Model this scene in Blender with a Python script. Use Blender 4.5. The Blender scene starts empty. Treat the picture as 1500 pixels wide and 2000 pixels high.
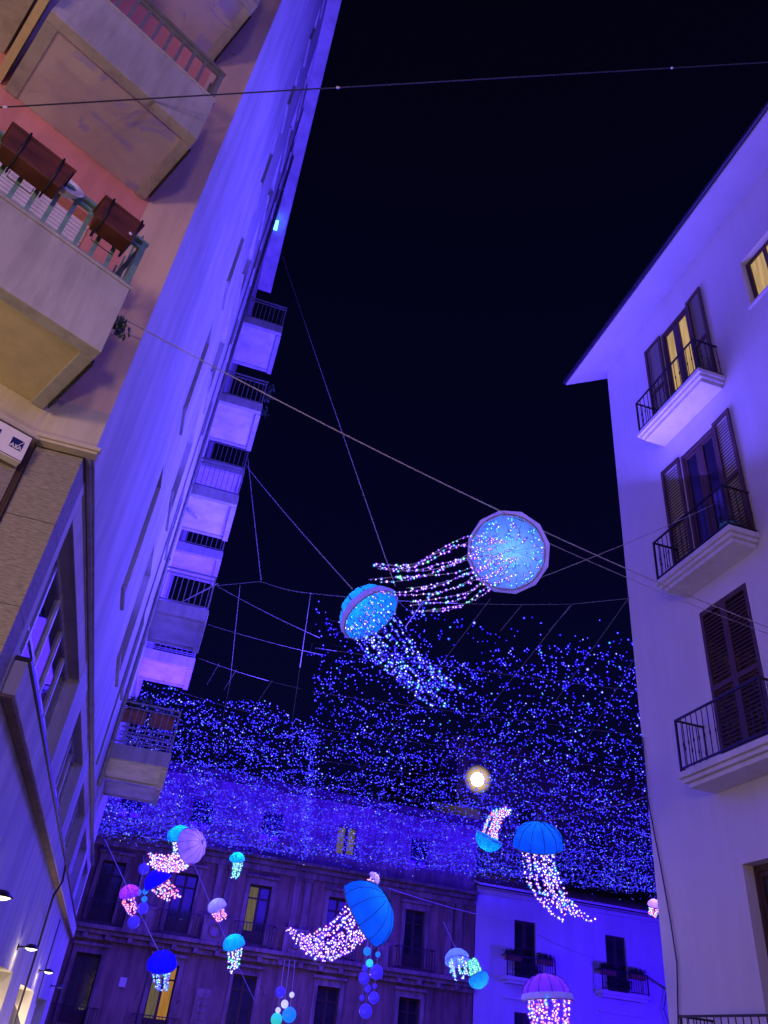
import bpy, math, random
import numpy as np
from mathutils import Vector, Matrix

random.seed(7)
rng = np.random.default_rng(11)
sc = bpy.context.scene
col = sc.collection

# ------------------------------------------------------------------ camera
cam_data = bpy.data.cameras.new('camera')
cam_data.sensor_fit = 'HORIZONTAL'
cam_data.sensor_width = 36.0
cam_data.lens = 36.05
cam_data.clip_start = 0.05
cam_data.clip_end = 600.0
cam = bpy.data.objects.new('camera', cam_data)
col.objects.link(cam)
cam.matrix_world = Matrix(((0.94888423, -0.25210433, -0.18990028, 0.0),
                           (-0.29940255, -0.52855951, -0.79434436, 0.0),
                           (0.09988405, 0.81059747, -0.57702246, 1.6),
                           (0, 0, 0, 1)))
sc.camera = cam

# ------------------------------------------------------------------ night sky
world = bpy.data.worlds.new('World')
sc.world = world
world.use_nodes = True
wn = world.node_tree.nodes
wl = world.node_tree.links
wbg = wn['Background']
wtc = wn.new('ShaderNodeTexCoord')
wsep = wn.new('ShaderNodeSeparateXYZ')
wramp = wn.new('ShaderNodeValToRGB')
wl.new(wtc.outputs['Generated'], wsep.inputs[0])
wl.new(wsep.outputs['Z'], wramp.inputs[0])
wl.new(wramp.outputs[0], wbg.inputs[0])
wramp.color_ramp.elements[0].position = 0.25
wramp.color_ramp.elements[0].color = (0.0016, 0.0016, 0.022, 1)
wramp.color_ramp.elements[1].position = 0.95
wramp.color_ramp.elements[1].color = (0.0006, 0.0006, 0.0046, 1)
wbg.inputs[1].default_value = 1.0
sc.view_settings.view_transform = 'Standard'
sc.view_settings.look = 'None'
sc.view_settings.exposure = 0.0
sc.view_settings.gamma = 1.0
sc.view_settings.use_curve_mapping = False
sc.cycles.use_denoising = True
sc.cycles.sample_clamp_indirect = 4.0
sc.cycles.max_bounces = 6
sc.cycles.diffuse_bounces = 3
sc.cycles.transparent_max_bounces = 24
sc.cycles.caustics_reflective = False
sc.cycles.caustics_refractive = False

# ------------------------------------------------------------------ lamps of the place, with an added wall wash
BLUE = (0.085, 0.055, 1.0)


def area_light(name, loc, target, sx, sy, power, color):
    l = bpy.data.lights.new(name, 'AREA')
    l.shape = 'RECTANGLE'
    l.size = sx
    l.size_y = sy
    l.energy = power
    l.color = color
    o = bpy.data.objects.new(name, l)
    col.objects.link(o)
    o.location = loc
    d = Vector(target) - Vector(loc)
    o.rotation_euler = d.to_track_quat('-Z', 'Y').to_euler()
    return o


def point_light(name, loc, power, color, r=0.05):
    l = bpy.data.lights.new(name, 'POINT')
    l.energy = power
    l.color = color
    l.shadow_soft_size = r
    o = bpy.data.objects.new(name, l)
    col.objects.link(o)
    o.location = loc
    return o


def spot_light(name, loc, target, power, color, angle, r=0.1, blend=0.6):
    l = bpy.data.lights.new(name, 'SPOT')
    l.energy = power
    l.color = color
    l.shadow_soft_size = r
    l.spot_size = math.radians(angle)
    l.spot_blend = blend
    o = bpy.data.objects.new(name, l)
    col.objects.link(o)
    o.location = loc
    d = Vector(target) - Vector(loc)
    o.rotation_euler = d.to_track_quat('-Z', 'Y').to_euler()
    return o


# the blue glow of the light canopy, upwards and downwards
area_light('canopy_glow_up', (4.5, 24.0, 10.3), (4.0, 24.01, 30), 10, 18, 6600, (0.05, 0.016, 1.0))
area_light('canopy_glow_down', (8.0, 29.0, 9.2), (8.0, 29.01, 0), 16, 22, 7200, (0.045, 0.014, 1.0))
# unseen blue lamp added before the canopy to brighten the long pale wall
area_light('added_wall_wash', (5.2, 15.0, 10.4), (-1.2, 12.0, 15.5), 13, 3, 3300, (0.092, 0.06, 1.0))
# the canopy's far end lights the palazzo behind it
area_light('canopy_glow_rear', (7.0, 38.5, 10.9), (7.0, 42.0, 12.0), 26, 0.6, 1900, (0.016, 0.001, 1.0)).data.spread = 1.9
# the same decorations go on over the street behind the camera
area_light('street_glow', (4.5, -7.0, 8.5), (-0.5, 9.0, 11.0), 7, 5, 650, (0.11, 0.075, 1.0))
# blue floodlight washing the pale house at the end of the square
spot_light('house_flood', (26.0, 33.0, 5.0), (25.5, 42.0, 6.2), 5200, (0.036, 0.003, 1.0), 120, 0.4, 0.9)
# warm street lamps, out of the picture below
point_light('street_lamp_glow', (-2.65, 2.9, 2.6), 105, (1.0, 0.70, 0.36), 0.12)
point_light('street_lamp_glow', (-3.6, -2.6, 4.8), 760, (1.0, 0.62, 0.46), 0.7)
point_light('street_lamp_glow', (0.2, -4.0, 4.5), 430, (1.0, 0.66, 0.42), 0.4)
point_light('square_lamp_glow', (6.0, 33.0, 2.6), 280, (1.0, 0.55, 0.34), 0.3)
# light spilling out of the shops on the left
area_light('shop_spill', (-1.1, 17.0, 1.1), (2.0, 17.01, 3.2), 8, 1.6, 170, (1.0, 0.72, 0.42))

# ------------------------------------------------------------------ materials
MATS = {}


def mat_base(name):
    m = bpy.data.materials.new(name)
    m.use_nodes = True
    MATS[name] = m
    nt = m.node_tree
    return m, nt.nodes, nt.links, nt.nodes['Principled BSDF']


def plaster(name, c, c2, scale=1.2, streak=0.5, rough=0.85, bump=0.25, dirt=None):
    """Painted plaster: broad tone drift, rain streaks and a fine grain."""
    m, n, l, b = mat_base(name)
    tc = n.new('ShaderNodeTexCoord')
    mp = n.new('ShaderNodeMapping')
    mp.inputs['Scale'].default_value = (1.0, 1.0, 0.13)
    l.new(tc.outputs['Object'], mp.inputs[0])
    broad = n.new('ShaderNodeTexNoise')
    broad.inputs['Scale'].default_value = scale * 0.5
    broad.inputs['Detail'].default_value = 6
    l.new(tc.outputs['Object'], broad.inputs['Vector'])
    strk = n.new('ShaderNodeTexNoise')
    strk.inputs['Scale'].default_value = scale * 3.2
    strk.inputs['Detail'].default_value = 7
    strk.inputs['Roughness'].default_value = 0.65
    l.new(mp.outputs[0], strk.inputs['Vector'])
    r1 = n.new('ShaderNodeValToRGB')
    r1.color_ramp.elements[0].position = 0.35
    r1.color_ramp.elements[1].position = 0.68
    r1.color_ramp.elements[0].color = (*c2, 1)
    r1.color_ramp.elements[1].color = (*c, 1)
    l.new(broad.outputs['Fac'], r1.inputs[0])
    r2 = n.new('ShaderNodeValToRGB')
    r2.color_ramp.elements[0].position = 0.36
    r2.color_ramp.elements[1].position = 0.58
    k = 1.0 - streak
    r2.color_ramp.elements[0].color = (k, k, k, 1)
    r2.color_ramp.elements[1].color = (1, 1, 1, 1)
    l.new(strk.outputs['Fac'], r2.inputs[0])
    mx = n.new('ShaderNodeMix')
    mx.data_type = 'RGBA'
    mx.blend_type = 'MULTIPLY'
    mx.inputs[0].default_value = 1.0
    l.new(r1.outputs[0], mx.inputs[6])
    l.new(r2.outputs[0], mx.inputs[7])
    outc = mx.outputs[2]
    if dirt:
        spots = n.new('ShaderNodeTexNoise')
        spots.inputs['Scale'].default_value = dirt[1]
        spots.inputs['Detail'].default_value = 9
        spots.inputs['Roughness'].default_value = 0.7
        spots.inputs['Distortion'].default_value = 0.6
        l.new(tc.outputs['Object'], spots.inputs['Vector'])
        r3 = n.new('ShaderNodeValToRGB')
        r3.color_ramp.elements[0].position = dirt[2]
        r3.color_ramp.elements[1].position = dirt[2] + 0.03
        l.new(spots.outputs['Fac'], r3.inputs[0])
        m2 = n.new('ShaderNodeMix')
        m2.data_type = 'RGBA'
        l.new(r3.outputs[0], m2.inputs[0])
        l.new(outc, m2.inputs[6])
        m2.inputs[7].default_value = (*dirt[0], 1)
        outc = m2.outputs[2]
    l.new(outc, b.inputs['Base Color'])
    b.inputs['Roughness'].default_value = rough
    b.inputs['Specular IOR Level'].default_value = 0.2
    g = n.new('ShaderNodeTexNoise')
    g.inputs['Scale'].default_value = 38
    g.inputs['Detail'].default_value = 5
    l.new(tc.outputs['Object'], g.inputs['Vector'])
    bp = n.new('ShaderNodeBump')
    bp.inputs['Strength'].default_value = bump
    bp.inputs['Distance'].default_value = 0.012
    l.new(g.outputs['Fac'], bp.inputs['Height'])
    l.new(bp.outputs[0], b.inputs['Normal'])
    return m


def plain(name, c, rough=0.5, metal=0.0, var=0.25, scale=9.0, spec=0.4, stretch=(1, 1, 1), bump=0.0):
    m, n, l, b = mat_base(name)
    tc = n.new('ShaderNodeTexCoord')
    mp = n.new('ShaderNodeMapping')
    mp.inputs['Scale'].default_value = stretch
    l.new(tc.outputs['Object'], mp.inputs[0])
    t = n.new('ShaderNodeTexNoise')
    t.inputs['Scale'].default_value = scale
    t.inputs['Detail'].default_value = 6
    l.new(mp.outputs[0], t.inputs['Vector'])
    r = n.new('ShaderNodeValToRGB')
    r.color_ramp.elements[0].position = 0.3
    r.color_ramp.elements[1].position = 0.7
    r.color_ramp.elements[0].color = (*[x * (1 - var) for x in c], 1)
    r.color_ramp.elements[1].color = (*[min(1, x * (1 + var * 0.5)) for x in c], 1)
    l.new(t.outputs['Fac'], r.inputs[0])
    l.new(r.outputs[0], b.inputs['Base Color'])
    b.inputs['Roughness'].default_value = rough
    b.inputs['Metallic'].default_value = metal
    b.inputs['Specular IOR Level'].default_value = spec
    if bump:
        bp = n.new('ShaderNodeBump')
        bp.inputs['Strength'].default_value = bump
        bp.inputs['Distance'].default_value = 0.01
        l.new(t.outputs['Fac'], bp.inputs['Height'])
        l.new(bp.outputs[0], b.inputs['Normal'])
    return m


def emit(name, c, s, sample='NONE'):
    m = bpy.data.materials.new(name)
    m.use_nodes = True
    n = m.node_tree.nodes
    n.clear()
    e = n.new('ShaderNodeEmission')
    e.inputs[0].default_value = (*c, 1)
    e.inputs[1].default_value = s
    o = n.new('ShaderNodeOutputMaterial')
    m.node_tree.links.new(e.outputs[0], o.inputs[0])
    m.cycles.emission_sampling = sample
    MATS[name] = m
    return m


def lit_room(name, c, s):
    """Curtained room seen through a window at night: folds of cloth, lit from inside."""
    m = bpy.data.materials.new(name)
    m.use_nodes = True
    n = m.node_tree.nodes
    l = m.node_tree.links
    n.clear()
    tc = n.new('ShaderNodeTexCoord')
    mp = n.new('ShaderNodeMapping')
    mp.inputs['Scale'].default_value = (9, 9, 0.7)
    l.new(tc.outputs['Object'], mp.inputs[0])
    t = n.new('ShaderNodeTexNoise')
    t.inputs['Scale'].default_value = 1.6
    t.inputs['Detail'].default_value = 4
    l.new(mp.outputs[0], t.inputs['Vector'])
    r = n.new('ShaderNodeValToRGB')
    r.color_ramp.elements[0].position = 0.3
    r.color_ramp.elements[1].position = 0.7
    r.color_ramp.elements[0].color = (*[x * 0.55 for x in c], 1)
    r.color_ramp.elements[1].color = (*c, 1)
    l.new(t.outputs['Fac'], r.inputs[0])
    e = n.new('ShaderNodeEmission')
    l.new(r.outputs[0], e.inputs[0])
    e.inputs[1].default_value = s
    o = n.new('ShaderNodeOutputMaterial')
    l.new(e.outputs[0], o.inputs[0])
    MATS[name] = m
    return m


def fabric(name, c, transl=0.6):
    """Thin stretched cloth of a lantern: lets the lamp inside shine through."""
    m = bpy.data.materials.new(name)
    m.use_nodes = True
    n = m.node_tree.nodes
    l = m.node_tree.links
    n.clear()
    tc = n.new('ShaderNodeTexCoord')
    t = n.new('ShaderNodeTexNoise')
    t.inputs['Scale'].default_value = 5.0
    t.inputs['Detail'].default_value = 5
    l.new(tc.outputs['Object'], t.inputs['Vector'])
    r = n.new('ShaderNodeValToRGB')
    r.color_ramp.elements[0].position = 0.3
    r.color_ramp.elements[1].position = 0.75
    r.color_ramp.elements[0].color = (*[x * 0.72 for x in c], 1)
    r.color_ramp.elements[1].color = (*c, 1)
    l.new(t.outputs['Fac'], r.inputs[0])
    d = n.new('ShaderNodeBsdfDiffuse')
    tr = n.new('ShaderNodeBsdfTranslucent')
    l.new(r.outputs[0], d.inputs[0])
    l.new(r.outputs[0], tr.inputs[0])
    mx = n.new('ShaderNodeMixShader')
    mx.inputs[0].default_value = transl
    l.new(d.outputs[0], mx.inputs[1])
    l.new(tr.outputs[0], mx.inputs[2])
    o = n.new('ShaderNodeOutputMaterial')
    l.new(mx.outputs[0], o.inputs[0])
    MATS[name] = m
    return m


M = MATS
plaster('white_plaster', (0.64, 0.63, 0.63), (0.50, 0.49, 0.49), 0.7, 0.24)
plaster('salmon_plaster', (0.74, 0.31, 0.24), (0.64, 0.26, 0.20), 1.2, 0.18)
plaster('peach_plaster', (0.70, 0.52, 0.38), (0.60, 0.45, 0.33), 1.4, 0.15, dirt=((0.35, 0.22, 0.15), 2.3, 0.66))
plaster('balcony_concrete', (0.46, 0.45, 0.45), (0.36, 0.35, 0.35), 2.2, 0.22, dirt=((0.18, 0.16, 0.15), 3.0, 0.69))
plaster('flaking_soffit', (0.55, 0.49, 0.56), (0.46, 0.41, 0.47), 1.6, 0.1, dirt=((0.36, 0.33, 0.62), 2.2, 0.56))
plaster('yellow_soffit', (0.68, 0.60, 0.36), (0.58, 0.50, 0.28), 1.6, 0.12)
plaster('cream_plaster', (0.60, 0.55, 0.44), (0.50, 0.46, 0.37), 1.6, 0.15)
plain('travertine', (0.27, 0.245, 0.20), 0.75, 0.0, 0.38, 16.0, 0.25, (1.0, 1.0, 5.5), 0.5)
plaster('right_plaster', (0.66, 0.63, 0.60), (0.60, 0.57, 0.54), 0.5, 0.07, bump=0.12)
plaster('moulding_plaster', (0.72, 0.69, 0.64), (0.62, 0.60, 0.55), 1.5, 0.1, bump=0.1)
plaster('palazzo_plaster', (0.30, 0.20, 0.15), (0.19, 0.125, 0.10), 1.1, 0.45, dirt=((0.11, 0.08, 0.07), 0.9, 0.62))
plaster('palazzo_stone', (0.34, 0.26, 0.22), (0.20, 0.15, 0.13), 1.8, 0.5)
plaster('blue_house_plaster', (0.66, 0.65, 0.66), (0.58, 0.57, 0.58), 0.5, 0.10)
plaster('attic_plaster', (0.14, 0.11, 0.10), (0.10, 0.08, 0.075), 0.8, 0.2)
plaster('brick_band', (0.30, 0.21, 0.15), (0.20, 0.14, 0.10), 6.0, 0.3)
plain('dark_metal', (0.035, 0.035, 0.04), 0.45, 0.6)
plain('teal_paint', (0.16, 0.30, 0.26), 0.45, 0.0, 0.3)
plain('grey_metal', (0.26, 0.27, 0.27), 0.5, 0.3)
plain('brown_plastic', (0.10, 0.030, 0.018), 0.55, 0.0, 0.5, 4.0, 0.3, (1, 1, 3))
plain('shutter_white', (0.72, 0.70, 0.68), 0.5)
plain('wood_brown', (0.085, 0.042, 0.030), 0.55, 0.0, 0.5, 6.0, 0.35, (6, 6, 0.6), 0.2)
plain('wood_dark', (0.055, 0.03, 0.025), 0.6, 0.0, 0.4, 6.0, 0.3, (6, 6, 0.6))
plain('window_white', (0.60, 0.60, 0.62), 0.4)
plain('roof_tile', (0.09, 0.055, 0.045), 0.8, 0.0, 0.5)
plain('cable_black', (0.03, 0.03, 0.035), 0.6)
plain('cable_pale', (0.42, 0.42, 0.44), 0.6)
plain('rope_grey', (0.22, 0.22, 0.24), 0.7)
plain('leaf_green', (0.035, 0.075, 0.03), 0.6, 0.0, 0.6, 14)
plain('terracotta', (0.30, 0.12, 0.06), 0.7)
plain('sign_white', (0.74, 0.73, 0.72), 0.35, 0.0, 0.06)
plain('sign_navy', (0.010, 0.010, 0.09), 0.4, 0.0, 0.1)
plain('paving', (0.20, 0.19, 0.18), 0.7, 0.0, 0.5, 3.0)
plain('glass_dark', (0.012, 0.012, 0.016), 0.04, 0.0, 0.1, 3.0, 0.9)
plain('glass_room', (0.025, 0.024, 0.03), 0.07, 0.0, 0.5, 2.0, 0.7)
plain('bowl_white', (0.72, 0.72, 0.74), 0.35, 0.0, 0.05)
plain('bottle_teal', (0.05, 0.20, 0.22), 0.3, 0.0, 0.2)
lit_room('room_warm', (1.0, 0.64, 0.30), 0.62)
lit_room('room_yellow', (0.92, 0.70, 0.48), 0.16)
lit_room('room_ochre', (1.0, 0.74, 0.34), 0.24)
lit_room('room_orange', (1.0, 0.45, 0.10), 0.45)


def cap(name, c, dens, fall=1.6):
    """Glow halo round a bulb, added as a shell for lens bloom: dense in the middle, thin at its rim."""
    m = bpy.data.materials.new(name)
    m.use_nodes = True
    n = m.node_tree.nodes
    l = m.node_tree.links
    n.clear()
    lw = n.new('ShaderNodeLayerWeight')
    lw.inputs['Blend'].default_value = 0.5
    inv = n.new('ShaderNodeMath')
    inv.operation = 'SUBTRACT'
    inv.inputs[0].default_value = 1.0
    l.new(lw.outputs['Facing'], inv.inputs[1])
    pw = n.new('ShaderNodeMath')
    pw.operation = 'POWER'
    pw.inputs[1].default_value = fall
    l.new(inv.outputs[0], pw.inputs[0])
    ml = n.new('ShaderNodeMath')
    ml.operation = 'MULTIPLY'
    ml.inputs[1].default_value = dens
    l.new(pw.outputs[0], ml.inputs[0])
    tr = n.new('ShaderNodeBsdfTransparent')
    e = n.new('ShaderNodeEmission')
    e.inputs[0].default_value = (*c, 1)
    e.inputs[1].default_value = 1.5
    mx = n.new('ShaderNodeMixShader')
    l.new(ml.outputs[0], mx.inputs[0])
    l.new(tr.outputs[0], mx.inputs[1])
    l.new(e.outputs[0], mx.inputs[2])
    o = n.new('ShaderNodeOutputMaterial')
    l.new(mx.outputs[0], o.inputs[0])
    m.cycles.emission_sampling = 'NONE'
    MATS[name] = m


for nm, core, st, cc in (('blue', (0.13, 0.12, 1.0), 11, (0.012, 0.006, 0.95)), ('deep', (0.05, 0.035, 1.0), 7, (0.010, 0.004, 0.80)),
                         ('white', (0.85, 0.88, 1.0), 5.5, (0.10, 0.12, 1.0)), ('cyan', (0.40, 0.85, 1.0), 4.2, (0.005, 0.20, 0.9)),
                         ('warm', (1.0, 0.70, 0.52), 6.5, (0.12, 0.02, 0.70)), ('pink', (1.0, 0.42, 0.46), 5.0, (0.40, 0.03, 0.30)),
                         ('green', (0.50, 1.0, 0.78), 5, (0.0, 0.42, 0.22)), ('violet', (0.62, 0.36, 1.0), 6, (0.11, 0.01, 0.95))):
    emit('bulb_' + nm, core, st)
    cap('halo_' + nm, cc, 0.55)
emit('lamp_white', (1.0, 0.90, 0.70), 4.0)
emit('flood_white', (1.0, 0.90, 0.62), 40.0)
emit('flood_cyan', (0.10, 0.55, 1.0), 5.0)


# ------------------------------------------------------------------ mesh helpers
class MB:
    def __init__(self):
        self.v, self.f = [], []
        self.smooth = []

    def add(self, vs, fs, smooth=False):
        k = len(self.v)
        self.v += [tuple(p) for p in vs]
        self.f += [tuple(i + k for i in q) for q in fs]
        self.smooth += [smooth] * len(fs)
        return self

    def quad(self, a, b, c, d):
        return self.add([a, b, c, d], [(0, 1, 2, 3)])

    def obox(self, o, u, v, w):
        """Parallelepiped from a corner and three edge vectors."""
        o, u, v, w = Vector(o), Vector(u), Vector(v), Vector(w)
        p = [o, o + u, o + u + v, o + v, o + w, o + u + w, o + u + v + w, o + v + w]
        fs = [(0, 3, 2, 1), (4, 5, 6, 7), (0, 1, 5, 4), (1, 2, 6, 5), (2, 3, 7, 6), (3, 0, 4, 7)]
        if u.cross(v).dot(w) < 0:
            fs = [q[::-1] for q in fs]
        return self.add(p, fs)

    def box(self, a, b):
        a = [min(x, y) for x, y in zip(a, b)], [max(x, y) for x, y in zip(a, b)]
        lo, hi = a
        return self.obox(lo, (hi[0] - lo[0], 0, 0), (0, hi[1] - lo[1], 0), (0, 0, hi[2] - lo[2]))

    def tube(self, pts, r, seg=6, cap=True):
        pts = [Vector(p) for p in pts]
        n = len(pts)
        rs = r if isinstance(r, (list, tuple)) else [r] * n
        rings = []
        prev = None
        for i, p in enumerate(pts):
            d = (pts[min(i + 1, n - 1)] - pts[max(i - 1, 0)])
            if d.length < 1e-9:
                d = Vector((0, 0, 1))
            d.normalize()
            if prev is None:
                a = d.cross(Vector((0, 0, 1)))
                if a.length < 1e-3:
                    a = d.cross(Vector((1, 0, 0)))
            else:
                a = prev - d * prev.dot(d)
                if a.length < 1e-6:
                    a = d.orthogonal()
            a.normalize()
            prev = a
            b = d.cross(a)
            rings.append([p + (a * math.cos(2 * math.pi * j / seg) + b * math.sin(2 * math.pi * j / seg)) * rs[i] for j in range(seg)])
        vs = [q for ring in rings for q in ring]
        fs = []
        for i in range(n - 1):
            for j in range(seg):
                j2 = (j + 1) % seg
                fs.append((i * seg + j, i * seg + j2, (i + 1) * seg + j2, (i + 1) * seg + j))
        if cap:
            fs.append(tuple(range(seg))[::-1])
            fs.append(tuple((n - 1) * seg + j for j in range(seg)))
        return self.add(vs, fs, True)

    def lathe(self, prof, origin, axis, seg=24, smooth=True):
        """prof: list of (radius, height along axis)."""
        o = Vector(origin)
        w = Vector(axis).normalized()
        a = w.orthogonal().normalized()
        b = w.cross(a)
        vs, fs = [], []
        for r, h in prof:
            for j in range(seg):
                t = 2 * math.pi * j / seg
                vs.append(o + w * h + (a * math.cos(t) + b * math.sin(t)) * max(r, 1e-4))
        for i in range(len(prof) - 1):
            for j in range(seg):
                j2 = (j + 1) % seg
                fs.append((i * seg + j, i * seg + j2, (i + 1) * seg + j2, (i + 1) * seg + j))
        return self.add(vs, fs, smooth)

    def ball(self, c, r, seg=14, rings=9):
        prof = [(r * math.sin(math.pi * i / rings), -r * math.cos(math.pi * i / rings)) for i in range(rings + 1)]
        return self.lathe(prof, c, (0, 0, 1), seg)

    def mesh(self, name, off=(0, 0, 0)):
        me = bpy.data.meshes.new(name)
        o = Vector(off)
        me.from_pydata([tuple(Vector(p) - o) for p in self.v], [], self.f)
        me.polygons.foreach_set('use_smooth', self.smooth)
        me.update()
        return me


ROOT = {}


def tag(o, label=None, cat=None, group=None, kind=None):
    if label: o['label'] = label
    if cat: o['category'] = cat
    if group: o['group'] = group
    if kind: o['kind'] = kind
    return o


def thing(name, label, cat, loc, group=None):
    o = bpy.data.objects.new(name, None)
    o.empty_display_size = 0.3
    col.objects.link(o)
    o.location = loc
    ROOT[o.name] = Vector(loc)
    return tag(o, label, cat, group)


def part(name, mb, mat, parent, label=None, kind=None, bevel=0.0):
    """One mesh object under a thing (or under a part of it); vertices given in world metres."""
    off = ROOT[parent.name]
    me = mb.mesh(name, off)
    me.materials.append(M[mat])
    o = bpy.data.objects.new(name, me)
    col.objects.link(o)
    o.parent = parent
    ROOT[o.name] = off
    if bevel:
        bv = o.modifiers.new('bevel', 'BEVEL')
        bv.width = bevel
        bv.segments = 2
    return tag(o, label, None, None, kind)


def solo(name, mb, mat, label, cat, group=None, kind=None):
    """A thing that is one mesh."""
    c = Vector(mb.v[0])
    me = mb.mesh(name, c)
    me.materials.append(M[mat])
    o = bpy.data.objects.new(name, me)
    col.objects.link(o)
    o.location = c
    ROOT[o.name] = c
    return tag(o, label, cat, group, kind)


def pieces(name, mb, mat, parent, places, rotz=None):
    """Alike pieces sharing one mesh; mb is centred on the origin, places are world points."""
    me = mb.mesh(name)
    me.materials.append(M[mat])
    off = ROOT[parent.name]
    for i, p in enumerate(places):
        o = bpy.data.objects.new(name, me)
        col.objects.link(o)
        o.parent = parent
        o.location = Vector(p) - off
        if rotz is not None:
            o.rotation_euler = (0, 0, rotz[i] if isinstance(rotz, list) else rotz)


ICO = None


def blobs_mesh(name, pts, rad, mats, mi=None, core=0.72, halo=2.5):
    """Many small bulbs in one mesh (12-vertex balls)."""
    global ICO
    if ICO is None:
        t = (1 + 5 ** 0.5) / 2
        v = np.array([(-1, t, 0), (1, t, 0), (-1, -t, 0), (1, -t, 0), (0, -1, t), (0, 1, t), (0, -1, -t), (0, 1, -t),
                      (t, 0, -1), (t, 0, 1), (-t, 0, -1), (-t, 0, 1)], float)
        v /= np.linalg.norm(v[0])
        f = np.array([(0, 11, 5), (0, 5, 1), (0, 1, 7), (0, 7, 10), (0, 10, 11), (1, 5, 9), (5, 11, 4), (11, 10, 2), (10, 7, 6), (7, 1, 8),
                      (3, 9, 4), (3, 4, 2), (3, 2, 6), (3, 6, 8), (3, 8, 9), (4, 9, 5), (2, 4, 11), (6, 2, 10), (8, 6, 7), (9, 8, 1)])
        ICO = (v, f)
    v, f = ICO
    pts = np.asarray(pts, float)
    n = len(pts)
    rad = np.broadcast_to(np.asarray(rad, float), (n,))
    if mi is None:
        mi = np.zeros(n, int)
    # a bright core and the added halo shell that imitates its bloom
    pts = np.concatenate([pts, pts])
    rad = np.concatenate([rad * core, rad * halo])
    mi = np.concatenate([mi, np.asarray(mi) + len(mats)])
    mats = list(mats) + [m_.replace('bulb_', 'halo_') for m_ in mats]
    n = len(pts)
    V = (pts[:, None, :] + v[None] * rad[:, None, None]).reshape(-1, 3)
    Fc = (f[None] + (np.arange(n) * 12)[:, None, None]).reshape(-1)
    me = bpy.data.meshes.new(name)
    me.vertices.add(len(V))
    me.vertices.foreach_set('co', V.ravel())
    me.loops.add(len(Fc))
    me.loops.foreach_set('vertex_index', Fc.astype(np.int32))
    me.polygons.add(n * 20)
    me.polygons.foreach_set('loop_start', np.arange(0, n * 60, 3, dtype=np.int32))
    for m_ in mats:
        me.materials.append(M[m_])
    if mi is not None:
        me.polygons.foreach_set('material_index', np.repeat(np.asarray(mi, np.int32), 20))
    me.polygons.foreach_set('use_smooth', np.ones(n * 20, bool))
    me.update(calc_edges=True)
    me.validate()
    return me


def bulbs_part(name, pts, rad, mats, mi, parent, core=0.72, halo=2.5):
    off = np.array(ROOT[parent.name])
    me = blobs_mesh(name, np.asarray(pts) - off, rad, mats, mi, core, halo)
    o = bpy.data.objects.new(name, me)
    col.objects.link(o)
    o.parent = parent
    ROOT[o.name] = Vector(off)
    o['kind'] = 'stuff'
    return o


def wall_grid(mb, o, u, n, u0, u1, z0, z1, holes=()):
    """Wall sheet with openings and their reveals. u: unit vector along the wall, n: unit outward normal.
    holes: (ua, ub, za, zb, depth)"""
    o, u, n = Vector(o), Vector(u), Vector(n)
    us = sorted({u0, u1, *[h[0] for h in holes], *[h[1] for h in holes]})
    zs = sorted({z0, z1, *[h[2] for h in holes], *[h[3] for h in holes]})
    us = [x for x in us if u0 <= x <= u1]
    zs = [x for x in zs if z0 <= x <= z1]

    def P(a, z, d=0.0):
        q = o + u * a - n * d
        return (q.x, q.y, z)
    flip = u.cross(Vector((0, 0, 1))).dot(n) < 0

    def face(a, b, c, d):
        if flip:
            mb.quad(d, c, b, a)
        else:
            mb.quad(a, b, c, d)
    for i in range(len(us) - 1):
        for j in range(len(zs) - 1):
            um, zm = (us[i] + us[i + 1]) / 2, (zs[j] + zs[j + 1]) / 2
            if any(h[0] < um < h[1] and h[2] < zm < h[3] for h in holes):
                continue
            face(P(us[i], zs[j]), P(us[i + 1], zs[j]), P(us[i + 1], zs[j + 1]), P(us[i], zs[j + 1]))
    for a, b, c, d, dep in holes:
        face(P(a, d), P(b, d), P(b, d, dep), P(a, d, dep))
        face(P(b, c), P(a, c), P(a, c, dep), P(b, c, dep))
        face(P(a, c), P(a, d), P(a, d, dep), P(a, c, dep))
        face(P(b, d), P(b, c), P(b, c, dep), P(b, d, dep))
    return mb


def leaves(mb, c, r, n, size):
    for _ in range(n):
        d = Vector(rng.normal(size=3)).normalized() * r * (random.random() ** 0.4)
        p = Vector(c) + d
        a = Vector(rng.normal(size=3)).normalized() * size
        b = a.orthogonal().normalized() * size * 0.45
        mb.add([p - a, p + b, p + a, p - b], [(0, 1, 2, 3)])


def sagline(a, b, sag, n=24):
    a, b = Vector(a), Vector(b)
    return [a.lerp(b, i / n) - Vector((0, 0, 1)) * sag * 4 * (i / n) * (1 - i / n) for i in range(n + 1)]


UP = Vector((0, 0, 1))

# ------------------------------------------------------------------ ground
g = MB()
g.quad((-300, -300, 0), (300, -300, 0), (300, 300, 0), (-300, 300, 0))
gr = solo('street', g, 'paving', 'grey stone paving of the street and square', 'ground', kind='structure')

# ================================================================== LEFT BUILDING
LX = -1.2            # plane of the long wall
LB = thing('apartment_building', 'tall pale apartment block on the left with stacked balconies and a salmon corner', 'building', (-4.0, 12.0, 0))
rows = [6.75, 10.25, 13.6, 17.0, 20.4, 23.9, 27.0]
holes = []
for z in rows:
    holes.append((10.45, 11.12, z, z + 2.22, 0.27))
    holes.append((13.05, 14.45, z, z + 2.3, 0.27))
    holes.append((16.0, 16.62, z + 0.5, z + 2.2, 0.27))
w = MB()
wall_grid(w, (LX, 0, 0), (0, 1, 0), (1, 0, 0), 5.56, 19.6, 5.47, 29.6, holes)
w.quad((LX, 19.6, 5.47), (-2.0, 19.6, 5.47), (-2.0, 19.6, 29.6), (LX, 19.6, 29.6))
wall = part('wall', w, 'white_plaster', LB)
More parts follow.
